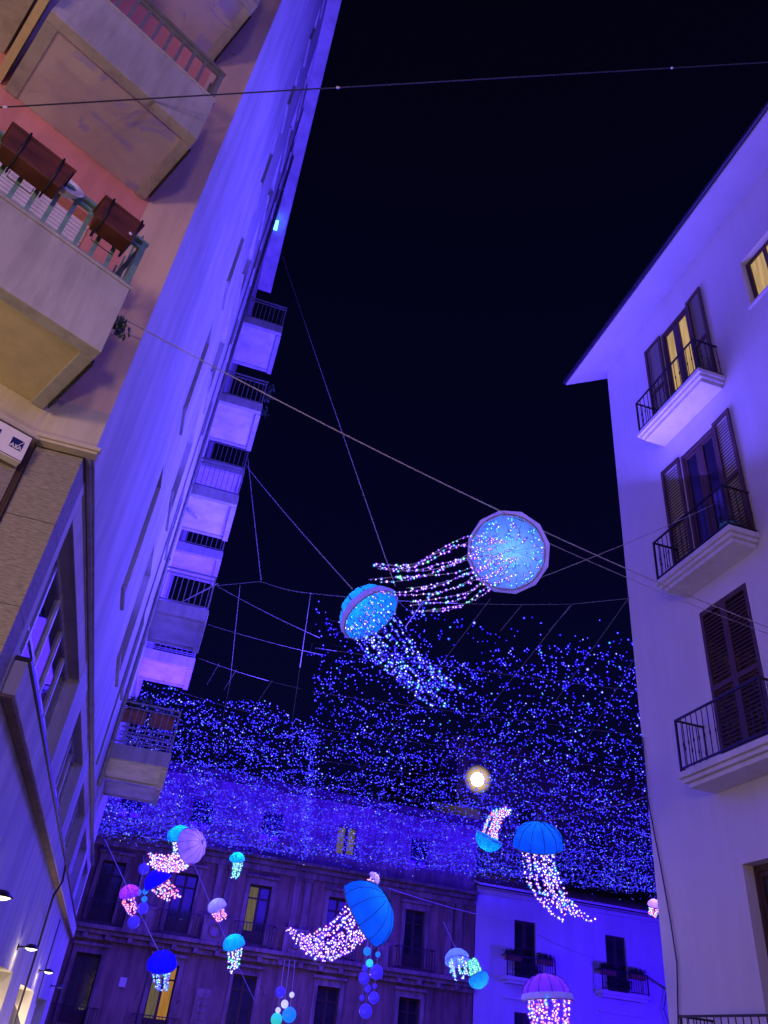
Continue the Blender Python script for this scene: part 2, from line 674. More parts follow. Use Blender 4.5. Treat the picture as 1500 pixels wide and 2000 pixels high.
# windows of the long wall: frame and pane, some with the roller blind half down
def slit_window(y0, y1, z0, z1, k):
    fr = MB()
    x0, x1 = LX - 0.27, LX - 0.20
    fr.box((x0, y0, z0), (x1, y0 + 0.07, z1))
    fr.box((x0, y1 - 0.07, z0), (x1, y1, z1))
    fr.box((x0, y0 + 0.07, z1 - 0.08), (x1, y1 - 0.07, z1))
    fr.box((x0, y0 + 0.07, z0), (x1, y1 - 0.07, z0 + 0.07))
    f = part('window', fr, 'grey_metal', LB)
    p = MB()
    p.box((x0 - 0.03, y0 + 0.02, z0 + 0.02), (x0 + 0.02, y1 - 0.02, z1 - 0.02))
    part('pane', p, 'glass_dark', f)
    if k % 3 == 1:
        b = MB()
        b.box((LX - 0.195, y0 + 0.01, z1 - 0.75), (LX - 0.17, y1 - 0.01, z1 - 0.01))
        part('roller_blind', b, 'shutter_white', f)
k = 0
for h in holes:
    slit_window(h[0], h[1], h[2], h[3], k)
    sl = MB()
    sl.box((LX - 0.02, h[0] - 0.05, h[2] - 0.06), (LX + 0.05, h[1] + 0.05, h[2] - 0.004))
    part('sill', sl, 'balcony_concrete', LB)
    k += 1
# cornice
e = MB()
e.box((-2.4, 5.2, 29.6), (-0.80, 24.3, 29.72))
e.box((-2.4, 5.15, 29.72), (-0.765, 24.4, 29.95))
part('cornice', e, 'white_plaster', LB)
# rear block, slightly set back, carrying the second stack of balconies
w = MB()
hb = [(20.6, 21.5, z - 0.6, z + 1.5, 0.2) for z in (6.9, 10.3, 13.8)]
wall_grid(w, (-1.38, 0, 0), (0, 1, 0), (1, 0, 0), 19.604, 26.6, 5.47, 29.598, hb)
w.quad((-1.38, 26.6, 5.47), (-9.0, 26.6, 5.47), (-9.0, 26.6, 29.598), (-1.38, 26.6, 29.598))
part('wall', w, 'white_plaster', LB)
for h in hb:
    p = MB()
    p.box((-1.62, h[0], h[2]), (-1.57, h[1], h[3]))
    part('pane', p, 'glass_dark', LB)
# corner strip facing the street, and the salmon front turning away
F0 = Vector((-1.666, 5.56, 0))
T = Vector((math.sin(math.radians(62)), math.cos(math.radians(62)), 0))
N = Vector((math.cos(math.radians(62)), -math.sin(math.radians(62)), 0))


def ff(along, out, z):
    q = F0 + T * along + N * out
    return (q.x, q.y, z)


def fbox(mb, a0, a1, o0, o1, z0, z1):
    return mb.obox(ff(a0, o0, z0), T * (a1 - a0), N * (o1 - o0), UP * (z1 - z0))


w = MB()
wall_grid(w, (0, 5.56, 0), (1, 0, 0), (0, -1, 0), F0.x, LX, 5.9, 29.6)
part('corner_strip', w, 'peach_plaster', LB)
w = MB()
wall_grid(w, (0, 5.56, 0), (1, 0, 0), (0, -1, 0), F0.x, LX, 5.47, 5.9)
wall_grid(w, F0, T, N, -6.0, 0.0, 5.47, 5.9, )
part('plinth_band', w, 'cream_plaster', LB)
w = MB()
dh = [(-1.50, -0.38, 6.0, 8.06, 0.14), (-1.50, -0.38, 9.1, 10.9, 0.14)]
wall_grid(w, F0, T, N, -6.0, 0.0, 5.9, 29.6, dh)
part('front_wall', w, 'salmon_plaster', LB)
for h in dh:
    rs = MB()
    rs.obox(ff(h[0], -0.14, h[2]), T * (h[1] - h[0]), N * 0.02, UP * (h[3] - h[2]))
    door = part('roller_shutter', rs, 'shutter_white', LB)
    nsl = int((h[3] - h[2]) / 0.052)
    slat = MB()
    slat.obox(-T * 0.555 - N * 0.008 - UP * 0.021, T * 1.11, N * 0.016, UP * 0.042)
    pieces('slat', slat, 'shutter_white', door, [ff((h[0] + h[1]) / 2, -0.11, h[2] + 0.03 + 0.052 * i) for i in range(nsl)])
# the three balconies of the salmon front
def front_balcony(zs, railmat, soffit, rail_h, a0=-1.60):
    zt = zs + 0.73
    s = MB()
    fbox(s, a0 + 0.12, -0.16, 0.004, 0.90, zs + 0.008, zs + 0.17)        # floor slab
    bal = part('balcony', s, soffit, LB)
    r = MB()
    fbox(r, a0, -0.05, 0.90, 1.02, zs - 0.01, zt)                       # front parapet
    fbox(r, a0, a0 + 0.12, 0.004, 0.90, zs - 0.01, zs + 0.24)           # side kerbs
    fbox(r, -0.16, -0.05, 0.004, 0.90, zs - 0.01, zs + 0.24)
    fbox(r, a0 - 0.012, -0.035, 0.885, 1.035, zt, zt + 0.03)
    part('parapet', r, 'balcony_concrete', bal, bevel=0.006)
    d = MB()
    fbox(d, -0.049, -0.03, 0.10, 0.86, zs - 0.035, zs + 0.02)           # metal drip strip
    part('drip_edge', d, 'dark_metal', bal)
    zr = zt + 0.03
    rl = MB()
    fbox(rl, a0 + 0.02, -0.06, 0.945, 0.99, zr + 0.012, zr + 0.052)     # bottom rail
    fbox(rl, a0 + 0.02, -0.06, 0.95, 0.985, zr + rail_h - 0.10, zr + rail_h - 0.075)
    fbox(rl, a0 + 0.02, -0.05, 0.94, 0.995, zr + rail_h - 0.03, zr + rail_h)
    fbox(rl, -0.105, -0.06, 0.945, 0.99, zr - 0.01, zr + rail_h - 0.03)
    fbox(rl, -0.10, -0.06, 0.01, 0.94, zr + rail_h - 0.03, zr + rail_h)   # return to the wall
    fbox(rl, -0.10, -0.06, 0.01, 0.94, zr - 0.30, zr - 0.27)
    part('railing', rl, railmat, bal)
    b = MB()
    hh = rail_h - 0.10 - 0.05
    b.obox(-T * 0.017 - N * 0.006 - UP * hh / 2, T * 0.034, N * 0.012, UP * hh)
    nb = 10
    pieces('baluster', b, railmat, bal, [ff(a0 + 0.10 + (1.60 - 0.25) * i / nb, 0.967, zr + 0.05 + hh / 2) for i in range(nb)])
    b2 = MB()
    b2.obox(-T * 0.008 - N * 0.008 - UP * 0.30, T * 0.016, N * 0.016, UP * (0.57 + rail_h))
    pieces('baluster', b2, railmat, bal, [ff(-0.08, 0.15 + 0.16 * i, zr) for i in range(5)])
    return bal


front_balcony(5.745, 'teal_paint', 'yellow_soffit', 0.60)
front_balcony(8.785, 'grey_metal', 'flaking_soffit', 0.60)
front_balcony(11.83, 'grey_metal', 'flaking_soffit', 0.60)
# fin wall and the neighbouring balcony bay to the left
f = MB()
fbox(f, -1.72, -1.65, 0.004, 1.20, 8.80, 14.0)
part('fin_wall', f, 'yellow_soffit', LB)
f = MB()
fbox(f, -5.5, -1.78, 0.004, 1.3, 9.2, 9.4)
fbox(f, -5.5, -1.78, 1.18, 1.3, 9.4, 10.0)
part('balcony', f, 'balcony_concrete', LB)
# base of the corner: ledge moulding, travertine pier, street level
lm = MB()
lm.box((F0.x - 0.02, 5.53, 5.43), (-1.17, 5.62, 5.468))
lm.box((F0.x - 0.02, 5.505, 5.452), (-1.15, 5.556, 5.488))
fbox(lm, -5.0, 0.012, -0.06, 0.05, 5.42, 5.468)
part('ledge_moulding', lm, 'cream_plaster', LB)
pr = MB()
for i, (z0, z1) in enumerate(((4.755, 5.425), (4.02, 4.75), (3.285, 4.015), (2.55, 3.28), (1.8, 2.545), (0.9, 1.795), (0.0, 0.895))):
    pr2 = MB()
    pr2.box((-1.66, 5.63, z0), (-1.28, 6.0, z1))
    part('stone_slab', pr2, 'travertine', LB)
fc = MB()
fc.box((-1.74, 5.588, 0.0), (-1.662, 5.72, 5.43))
part('shop_jamb', fc, 'wood_dark', LB)
sw = MB()
wall_grid(sw, F0 - N * 0.03, T, N, -6.0, -0.03, 0.0, 5.42, [(-2.2, -0.24, 0.3, 5.03, 0.35)])
part('shop_front', sw, 'travertine', LB)
sp = MB()
fbox(sp, -2.2, -0.24, -0.385, -0.36, 0.3, 5.03)
part('pane', sp, 'glass_room', LB)
sf = MB()
fbox(sf, -0.31, -0.243, -0.34, -0.06, 0.3, 5.02)
fbox(sf, -2.2, -0.31, -0.34, -0.06, 4.93, 5.02)
part('shop_frame', sf, 'window_white', LB)
# mezzanine wall below the overhang
mh = [(6.15, 10.13, 3.90, 5.42, 0.20), (11.2, 14.1, 3.90, 5.42, 0.20), (15.2, 18.1, 3.90, 5.42, 0.20), (19.2, 22.1, 3.90, 5.42, 0.20), (23.2, 26.0, 3.90, 5.42, 0.20)]
gh = [(10.3, 13.75, 0.15, 2.07, 0.42), (15.6, 19.1, 0.15, 2.0, 0.42), (20.9, 24.4, 0.15, 1.95, 0.42)]
mw = MB()
wall_grid(mw, (-1.28, 0, 0), (0, 1, 0), (1, 0, 0), 6.0, 26.6, 0.0, 5.466, mh + gh)
mw.quad((-1.28, 26.6, 0), (-9, 26.6, 0), (-9, 26.6, 5.466), (-1.28, 26.6, 5.466))
part('mezzanine_wall', mw, 'white_plaster', LB)
so = MB()
so.box((-1.7, 5.57, 5.468), (-1.203, 26.5, 5.472))
so.box((-1.262, 5.64, 5.445), (-1.225, 26.5, 5.467))
part('overhang_soffit', so, 'balcony_concrete', LB)
for y0, y1, z0, z1, d in mh:
    bx = MB()
    bx.box((-1.43, y0 + 0.005, 5.14), (-1.292, y1 - 0.005, 5.415))
    bx.box((-1.2915, y0 + 0.005, 5.125), (-1.278, y1 - 0.005, 5.16))
    part('roller_box', bx, 'cream_plaster', LB)
    fr = MB()
    nm = max(3, int((y1 - y0) / 0.72))
    for i in range(nm + 1):
        yy = y0 + 0.01 + (y1 - y0 - 0.08) * i / nm
        fr.box((-1.475, yy, z0), (-1.415, yy + 0.06, 5.14))
    fr.box((-1.47, y0, z0 + 0.001), (-1.42, y1, z0 + 0.06))
    fr.box((-1.47, y0, 5.07), (-1.42, y1, 5.137))
    fr.box((-1.46, y0, 4.36), (-1.43, y1, 4.40))
    f = part('window', fr, 'window_white', LB)
    for i in range(nm):
        ya = y0 + 0.075 + (y1 - y0 - 0.08) * i / nm
        yb = y0 + 0.005 + (y1 - y0 - 0.08) * (i + 1) / nm
        p = MB()
        p.box((-1.452, ya, z0 + 0.062), (-1.444, yb, 5.068))
        part('pane', p, 'glass_dark', f)
for y0, y1, z0, z1, d in gh:
    bx = MB()
    bx.quad((-1.69, y0, z0), (-1.69, y1, z0), (-1.69, y1, z1), (-1.69, y0, z1))
    part('lit_shop_window', bx, 'room_ochre', LB)
    fr = MB()
    for yy in (y0 + 0.003, (y0 + y1) / 2, y1 - 0.065):
        fr.box((-1.60, yy, z0 + 0.002), (-1.53, yy + 0.06, z1 - 0.002))
    part('shop_frame', fr, 'cream_plaster', LB)
ld = MB()
ld.box((-1.276, 6.09, 3.52), (-1.175, 26.4, 3.79))
part('ledge', ld, 'white_plaster', LB, bevel=0.01)
ld = MB()
ld.box((-1.276, 6.10, 3.50), (-1.19, 26.38, 3.518))
part('ledge_underside', ld, 'brick_band', LB)
ld = MB()
ld.box((-1.276, 6.10, 3.793), (-1.155, 26.4, 3.83))
part('ledge_shadow_line', ld, 'dark_metal', LB)  # dark strip standing in for the shadow gap along the ledge top
# near and far stack of street balconies
def street_balcony(y0, y1, zt, xa, xb, low):
    s = MB()
    s.box((xa, y0 + 0.14, zt - 0.26), (xb - 0.13, y1 - 0.12, zt - 0.06))
    bal = part('balcony', s, 'white_plaster', LB)
    r = MB()
    r.box((xa, y0, zt - 0.32), (xb, y0 + 0.14, zt))
    r.box((xb - 0.13, y0 + 0.142, zt - 0.34), (xb + 0.012, y1 - 0.002, zt - 0.003))
    r.box((xa, y1 - 0.12, zt - 0.30), (xb - 0.132, y1, zt - 0.004))
    part('slab_edge', r, 'balcony_concrete', bal, bevel=0.008)
    h = 0.97
    rl = MB()
    for yy in (y0 + 0.05, y1 - 0.08):
        rl.box((xa + 0.02, yy, zt + h - 0.04), (xb - 0.02, yy + 0.035, zt + h))
        rl.box((xa + 0.02, yy, zt + h - 0.15), (xb - 0.02, yy + 0.03, zt + h - 0.125))
        rl.box((xa + 0.02, yy, zt + 0.06), (xb - 0.02, yy + 0.03, zt + 0.085))
        rl.box((xb - 0.06, yy - 0.005, zt + 0.001), (xb - 0.021, yy + 0.04, zt + h - 0.001))
    rl.box((xb - 0.055, y0 + 0.09, zt + h - 0.039), (xb - 0.022, y1 - 0.085, zt + h - 0.002))
    rl.box((xb - 0.05, y0 + 0.09, zt + 0.062), (xb - 0.025, y1 - 0.085, zt + 0.084))
    part('railing', rl, 'grey_metal', bal)
    b = MB()
    b.box((-0.009, -0.009, -0.40), (0.009, 0.009, 0.385))
    pl = []
    nb = 9
    for i in range(nb):
        xx = xa + 0.10 + (xb - xa - 0.22) * i / (nb - 1)
        pl += [(xx, y0 + 0.066, zt + 0.46), (xx, y1 - 0.064, zt + 0.46)]
    ny = int((y1 - y0) / 0.14)
    for i in range(1, ny):
        pl.append((xb - 0.038, y0 + (y1 - y0) * i / ny, zt + 0.46))
    pieces('baluster', b, 'grey_metal', bal, pl)
    return bal


for zt in (6.55, 10.08, 13.6, 17.0, 20.42):
    street_balcony(17.5, 19.45, zt, LX + 0.003, 0.12, zt < 8)
for zt in (7.15, 10.65, 14.4, 17.85):
    street_balcony(22.0, 23.8, zt, -1.377, 0.12, False)
# folded awning arm under one balcony
aw = MB()
aw.tube([(-1.193, 18.202, 13.270), (-0.851, 18.579, 13.240)], 0.04, 6)
part('awning_arm', aw, 'grey_metal', LB)
# down pipes on the long wall
dp = MB()
dp.tube([(LX + 0.05, 17.36, 5.6), (LX + 0.05, 17.36, 29.5)], 0.045, 8)
for z in np.arange(6.5, 29, 2.3):
    dp.box((LX + 0.001, 17.30, z), (LX + 0.10, 17.42, z + 0.04))
part('down_pipe', dp, 'grey_metal', LB)
dp = MB()
dp.tube([(LX + 0.03, 15.4, 5.5), (LX + 0.03, 15.4, 29.5)], 0.02, 6)
part('wall_conduit', dp, 'grey_metal', LB)

# ================================================================== RIGHT BUILDING
RX = 8.5
RB = thing('corner_house', 'pale plastered corner house on the right with deep eaves, brown shutters and iron balconies', 'building', (12.0, 4.0, 0))
rh = [(9.18, 10.14, 13.10, 15.93, 0.09), (9.10, 10.14, 9.40, 12.25, 0.09), (9.06, 10.30, 5.83, 8.70, 0.10),
      (9.0, 10.2, 1.70, 4.47, 0.28), (6.55, 7.53, 14.03, 15.34, 0.22), (6.2, 7.4, 9.9, 12.0, 0.22), (5.2, 6.4, 6.0, 8.6, 0.22)]
w = MB()
wall_grid(w, (RX, 0, 0), (0, 1, 0), (-1, 0, 0), -8.0, 12.4, 0.0, 16.9, rh)
w.quad((RX, 12.4, 0), (18.0, 12.4, 0), (18.0, 12.4, 16.9), (RX, 12.4, 16.9))
part('wall', w, 'right_plaster', RB)
# sloping eaves
ev = MB()
ang = (16.9 - 16.28) / (RX - 7.45)
prof = [(7.45, 16.28), (12.5, 16.28 + ang * 5.05)]
def eave(y0, y1):
    a0, a1 = Vector((7.45, y0, 16.28)), Vector((13.0, y0, 16.28 + ang * 5.55))
    ev.obox(a0, a1 - a0, (0, y1 - y0, 0), (0, 0, 0.10))
eave(-8.5, 12.72)
part('eaves', ev, 'right_plaster', RB)
rt = MB()
for i in range(96):
    y = -8.4 + 0.22 * i
    rt.tube([(7.47, y, 16.44), (8.6, y, 16.44 + ang * 1.13), (12.9, y, 16.43 + ang * 5.5)], 0.075, 6)
rto = part('roof_tiles', rt, 'roof_tile', RB, kind='stuff')
gt = MB()
gt.tube([(7.415, -8.5, 16.37), (7.415, 12.74, 16.37)], 0.055, 8)
part('gutter', gt, 'dark_metal', RB)


def rbox(mb, y0, y1, out0, out1, z0, z1):
    return mb.box((RX - out1, y0, z0), (RX - out0, y1, z1))


def iron_balcony(y0, y1, zt, out=0.60, bars=15, rh_=0.88):
    s = MB()
    rbox(s, y0, y1, 0.003, out, zt - 0.10, zt)
    rbox(s, y0 + 0.05, y1 - 0.05, 0.003, out - 0.05, zt - 0.17, zt - 0.102)
    rbox(s, y0 + 0.11, y1 - 0.11, 0.003, out - 0.11, zt - 0.25, zt - 0.172)
    bal = part('balcony', s, 'moulding_plaster', RB, bevel=0.012)
    xo = RX - out + 0.05
    rl = MB()
    t = 0.015
    rl.box((xo - t, y0 + 0.04, zt + rh_ - 0.03), (xo + t, y1 - 0.04, zt + rh_))
    rl.box((xo - t, y0 + 0.04, zt + 0.05), (xo + t, y1 - 0.04, zt + 0.075))
    for y in (y0 + 0.05, y1 - 0.05):
        rl.box((xo + t + 0.001, y - t, zt + rh_ - 0.03), (RX - 0.005, y + t, zt + rh_ - 0.001))
        rl.box((xo + t + 0.001, y - t, zt + 0.05), (RX - 0.005, y + t, zt + 0.074))
        rl.box((xo - 0.016, y - 0.016, zt + 0.001), (xo + 0.016, y + 0.016, zt + rh_ + 0.001))
    part('railing', rl, 'dark_metal', bal)
    b = MB()
    hh = rh_ - 0.10
    b.tube([(0, 0, -hh / 2), (0, 0, -hh * 0.12), (0, 0, -hh * 0.06), (0, 0, 0), (0, 0, hh / 2)], [0.008, 0.008, 0.016, 0.008, 0.008], 6, False)
    pl = [(xo, y0 + 0.05 + (y1 - y0 - 0.10) * i / bars, zt + 0.075 + hh / 2) for i in range(1, bars)]
    for y in (y0 + 0.05, y1 - 0.05):
        pl += [(xo + 0.13 * i, y, zt + 0.075 + hh / 2) for i in range(1, 5)]
    pieces('baluster', b, 'dark_metal', bal, pl)
    return bal


for zt in (13.09, 9.38, 5.815):
    iron_balcony(8.53, 10.66, zt)
iron_balcony(8.0, 11.36, 1.66, 0.60, 22)


def shutter_leaf(hinge_y, ang_deg, width, z0, z1, side, off=0.03):
    """Louvred leaf hinged at the reveal; side +1 swings towards larger y."""
    a = math.radians(ang_deg)
    d = Vector((-math.sin(a), side * math.cos(a), 0))
    nn = Vector((-math.cos(a), -side * math.sin(a), 0))
    o = Vector((RX - off, hinge_y, z0))
    th = 0.035
    s = MB()
    st = 0.07
    s.obox(o, d * st, nn * th, UP * (z1 - z0))
    s.obox(o + d * (width - st), d * st, nn * th, UP * (z1 - z0))
    for za, zb in ((0, 0.10), ((z1 - z0) * 0.47, (z1 - z0) * 0.47 + 0.09), (z1 - z0 - 0.09, z1 - z0)):
        s.obox(o + d * st + UP * za + nn * 0.002, d * (width - 2 * st), nn * (th - 0.004), UP * (zb - za))
    leaf = part('shutter', s, 'wood_brown', RB)
    sl = MB()
    sl.obox(Vector((0, 0, 0)) - d * (width / 2 - st + 0.002) - UP * 0.022 - nn * 0.004, d * (width - 2 * st + 0.004), nn * 0.006, UP * 0.05 + nn * -0.022)
    pl = []
    z = 0.14
    H = z1 - z0
    while z < H - 0.12:
        if not (H * 0.47 - 0.03 < z < H * 0.47 + 0.12):
            pl.append(o + d * (width / 2) + nn * (th * 0.6) + UP * z)
        z += 0.072
    pieces('slat', sl, 'wood_brown', leaf, pl)
    return leaf


def french_door(y0, y1, z0, z1, glass, depth=0.20, rail=0.55):
    fr = MB()
    xa, xb = RX + depth - 0.06, RX + depth
    j = 0.07
    ym = (y0 + y1) / 2
    fr.box((xa - 0.02, y0, z0 + 0.002), (xb, y0 + j, z1 - 0.002))
    fr.box((xa - 0.02, y1 - j, z0 + 0.002), (xb, y1, z1 - 0.002))
    fr.box((xa - 0.02, y0 + j, z1 - 0.09), (xb, y1 - j, z1 - 0.002))
    fr.box((xa, ym - 0.055, z0 + 0.003), (xb - 0.002, ym + 0.055, z1 - 0.09))
    for a, b in ((y0 + j, ym - 0.055), (ym + 0.055, y1 - j)):
        fr.box((xa + 0.004, a, z0 + 0.003), (xb - 0.003, b, z0 + rail))
        fr.box((xa + 0.004, a, z1 - 0.16), (xb - 0.003, b, z1 - 0.091))
        fr.box((xa + 0.004, a, z0 + rail), (xb - 0.003, a + 0.05, z1 - 0.16))
        fr.box((xa + 0.004, b - 0.05, z0 + rail), (xb - 0.003, b, z1 - 0.16))
    dr = part('french_window', fr, 'wood_brown', RB)
    for a, b in ((y0 + j + 0.05, ym - 0.105), (ym + 0.105, y1 - j - 0.05)):
        p = MB()
        p.box((xb - 0.03, a, z0 + rail), (xb - 0.02, b, z1 - 0.16))
        part('pane', p, glass, dr)
    return dr


french_door(9.18, 10.14, 13.10, 15.93, 'room_warm', 0.085)
french_door(9.10, 10.14, 9.40, 12.25, 'glass_dark', 0.085)
french_door(9.0, 10.2, 1.70, 4.47, 'glass_room', 0.26)
shutter_leaf(9.16, 2, 0.50, 13.12, 15.935, -1, 0.012)
shutter_leaf(10.16, 2, 0.58, 13.12, 15.935, 1, 0.012)
shutter_leaf(9.08, 2, 0.50, 9.42, 12.255, -1, 0.012)
shutter_leaf(10.16, 2, 0.58, 9.42, 12.255, 1, 0.012)
shutter_leaf(9.07, 0, 0.61, 5.86, 8.69, 1, -0.03)
shutter_leaf(10.29, 0, 0.61, 5.86, 8.69, -1, -0.03)
# small lit window under the eaves
fr = MB()
fr.box((RX + 0.13, 6.55, 14.032), (RX + 0.20, 6.62, 15.338))
fr.box((RX + 0.13, 7.44, 14.032), (RX + 0.20, 7.529, 15.338))
fr.box((RX + 0.13, 6.62, 15.26), (RX + 0.20, 7.44, 15.337))
fr.box((RX + 0.13, 6.62, 14.033), (RX + 0.20, 7.44, 14.11))
fr.box((RX + 0.135, 6.99, 14.11), (RX + 0.195, 7.07, 15.26))
sw_ = part('window', fr, 'wood_brown', RB)
for a, b in ((6.62, 6.99), (7.07, 7.44)):
    p = MB()
    p.box((RX + 0.165, a, 14.11), (RX + 0.175, b, 15.26))
    part('pane', p, 'room_warm', sw_)
shutter_leaf(6.54, 8, 0.50, 14.04, 15.33, -1)
sl = MB()
rbox(sl, 6.5, 7.58, 0.002, 0.05, 13.98, 14.026)
part('sill', sl, 'moulding_plaster', RB)
for (y0, y1, z0, z1, d) in rh[5:]:
    fr = MB()
    fr.box((RX + 0.13, y0, z0), (RX + 0.21, y1, z1))
    part('window', fr, 'wood_dark', RB)
# cable running down the wall near the corner
cb = MB()
cb.tube([(8.470, 12.332, 7.023), (8.470, 12.356, 5.897), (8.470, 12.171, 4.750), (8.470, 12.060, 3.956), (8.470, 11.997, 3.298), (8.470, 12.145, 2.358)], 0.012, 6)
part('wall_cable', cb, 'cable_black', RB)

# ================================================================== PALAZZO AT THE END
D = 42.0
PB = thing('old_palazzo', 'dark weathered palazzo with pilasters and tall windows at the end of the street', 'building', (6.0, 46.0, 0))
wc = [-1.0, 2.5, 6.15, 10.2, 14.3]
ph = []
for c in wc:
    ph.append((c - 0.55, c + 0.55, 5.45, 8.0, 0.35))
    ph.append((c - 0.55, c + 0.55, 1.5, 4.15, 0.35))
    ph.append((c - 0.5, c + 0.5, 10.1, 11.5, 0.3))
w = MB()
wall_grid(w, (0, D, 0), (1, 0, 0), (0, -1, 0), -9.0, 17.6, 0.0, 12.6, ph)
w.quad((17.6, D, 0), (17.6, D + 10, 0), (17.6, D + 10, 12.6), (17.6, D, 12.6))
part('wall', w, 'palazzo_plaster', PB)
cn = MB()
cn.box((-9, D - 0.55, 5.10), (17.62, D - 0.003, 5.28))
cn.box((-9, D - 0.38, 4.92), (17.61, D - 0.004, 5.098))
cn.box((-9, D - 0.20, 4.70), (17.60, D - 0.005, 4.918))
part('balcony_cornice', cn, 'palazzo_stone', PB, bevel=0.03)
cn = MB()
cn.box((-9, D - 0.45, 9.15), (17.63, D - 0.003, 9.32))
cn.box((-9, D - 0.26, 8.92), (17.62, D - 0.004, 9.148))
cn.box((-9, D - 0.14, 8.62), (17.61, D - 0.005, 8.918))
part('upper_cornice', cn, 'palazzo_stone', PB, bevel=0.03)
cn = MB()
cn.box((-9, D - 0.7, 12.6), (17.9, D + 10, 12.9))
part('roof', cn, 'roof_tile', PB)
for c in [-2.75, 0.75, 4.3, 8.2, 12.25, 16.4]:
    for dx in (-0.42, 0.12):
        pm = MB()
        pm.box((c + dx, D - 0.13, 5.285), (c + dx + 0.34, D - 0.002, 8.45))
        pm.box((c + dx - 0.05, D - 0.17, 8.452), (c + dx + 0.39, D - 0.003, 8.615))
        pm.box((c + dx - 0.05, D - 0.17, 5.286), (c + dx + 0.39, D - 0.131, 5.6))
        part('pilaster', pm, 'palazzo_stone', PB)
for c in np.arange(-4.4, 17.4, 1.0):
    br = MB()
    br.obox((c - 0.11, D - 0.46, 4.72), (0.22, 0, 0), (0, 0.25, -0.0), (0, 0.0, 0.198))
    part('bracket', br, 'palazzo_stone', PB)


def pal_window(c, z0, z1, glass_l, glass_r, hw, dep=0.30):
    s = MB()
    s.box((c - hw - 0.2, D - 0.10, z0), (c - hw - 0.003, D - 0.003, z1 + 0.12))
    s.box((c + hw + 0.003, D - 0.10, z0), (c + hw + 0.2, D - 0.003, z1 + 0.12))
    s.box((c - hw, D - 0.10, z1 + 0.003), (c + hw, D - 0.003, z1 + 0.119))
    s.box((c - hw - 0.28, D - 0.22, z1 + 0.30), (c + hw + 0.28, D - 0.003, z1 + 0.42))
    s.box((c - hw - 0.2, D - 0.08, z1 + 0.122), (c + hw + 0.2, D - 0.004, z1 + 0.298))
    part('window_surround', s, 'palazzo_stone', PB)
    fr = MB()
    ya, yb = D + dep - 0.10, D + dep
    fr.box((c - hw, ya, z0), (c - hw + 0.07, yb, z1 - 0.002))
    fr.box((c + hw - 0.07, ya, z0), (c + hw, yb, z1 - 0.002))
    fr.box((c - hw + 0.07, ya, z1 - 0.09), (c + hw - 0.07, yb, z1 - 0.002))
    fr.box((c - 0.06, ya, z0), (c + 0.06, yb, z1 - 0.09))
    fr.box((c - hw + 0.07, ya + 0.01, z1 - 0.62), (c - 0.06, yb - 0.01, z1 - 0.55))
    fr.box((c + 0.06, ya + 0.01, z1 - 0.62), (c + hw - 0.07, yb - 0.01, z1 - 0.55))
    fr.box((c - hw + 0.07, ya + 0.01, z0), (c - 0.06, yb - 0.01, z0 + 0.55))
    fr.box((c + 0.06, ya + 0.01, z0), (c + hw - 0.07, yb - 0.01, z0 + 0.55))
    f = part('window', fr, 'wood_dark', PB)
    for a, b, gm in ((c - hw + 0.07, c - 0.06, glass_l), (c + 0.06, c + hw - 0.07, glass_r)):
        p = MB()
        p.box((a, yb - 0.035, z0 + 0.55), (b, yb - 0.025, z1 - 0.62))
        p.box((a, yb - 0.035, z1 - 0.55), (b, yb - 0.025, z1 - 0.09))
        part('pane', p, gm, f)
    return f


for i, c in enumerate(wc):
    pal_window(c, 5.45, 8.0, 'room_yellow' if i == 2 else 'glass_room', 'glass_room', 0.55)
    pal_window(c, 1.5, 4.15, 'room_yellow' if i == 1 else 'glass_room', 'room_orange' if i == 1 else 'glass_room', 0.55)
    fr = MB()
    lit = i == 3
    f_ = MB()
    for a, b in ((c - 0.5, c - 0.05), (c + 0.05, c + 0.5)):
        p = MB()
        p.box((a + 0.03, D + 0.22, 10.12), (b - 0.03, D + 0.25, 11.48))
        part('pane', p, 'room_yellow' if lit else 'glass_room', PB)
    f_.box((c - 0.08, D + 0.15, 10.1), (c + 0.08, D + 0.215, 11.5))
    f_.box((c - 0.5, D + 0.15, 11.40), (c - 0.08, D + 0.215, 11.498))
    f_.box((c + 0.08, D + 0.15, 11.40), (c + 0.5, D + 0.215, 11.498))
    part('window_frame', f_, 'wood_dark', PB)
# iron balconies of the palazzo
def pal_balcony(c, hw, zt, out=0.55):
    rl = MB()
    yo = D - out + 0.04
    h = 1.0
    rl.box((c - hw, yo - 0.02, zt + h - 0.04), (c + hw, yo + 0.02, zt + h))
    rl.box((c - hw, yo - 0.02, zt + 0.06), (c + hw, yo + 0.02, zt + 0.09))
    for x in (c - hw + 0.02, c + hw - 0.02):
        rl.box((x - 0.02, yo + 0.021, zt + h - 0.04), (x + 0.02, D - 0.005, zt + h - 0.001))
        rl.box((x - 0.02, yo + 0.021, zt + 0.06), (x + 0.02, D - 0.005, zt + 0.089))
    r = part('balcony_railing', rl, 'dark_metal', PB)
    b = MB()
    b.box((-0.014, -0.014, -0.47), (0.014, 0.014, 0.47))
    n = int(2 * hw / 0.14)
    pieces('baluster', b, 'dark_metal', r, [(c - hw + 2 * hw * i / n, yo, zt + 0.52) for i in range(n + 1)])


for c in wc:
    pal_balcony(c, 1.0, 5.283)
    sb = MB()
    sb.box((c - 1.05, D - 0.6, 0.95), (c + 1.05, D - 0.003, 1.15))
    part('balcony_slab', sb, 'palazzo_stone', PB)
    pal_balcony(c, 1.0, 1.153)
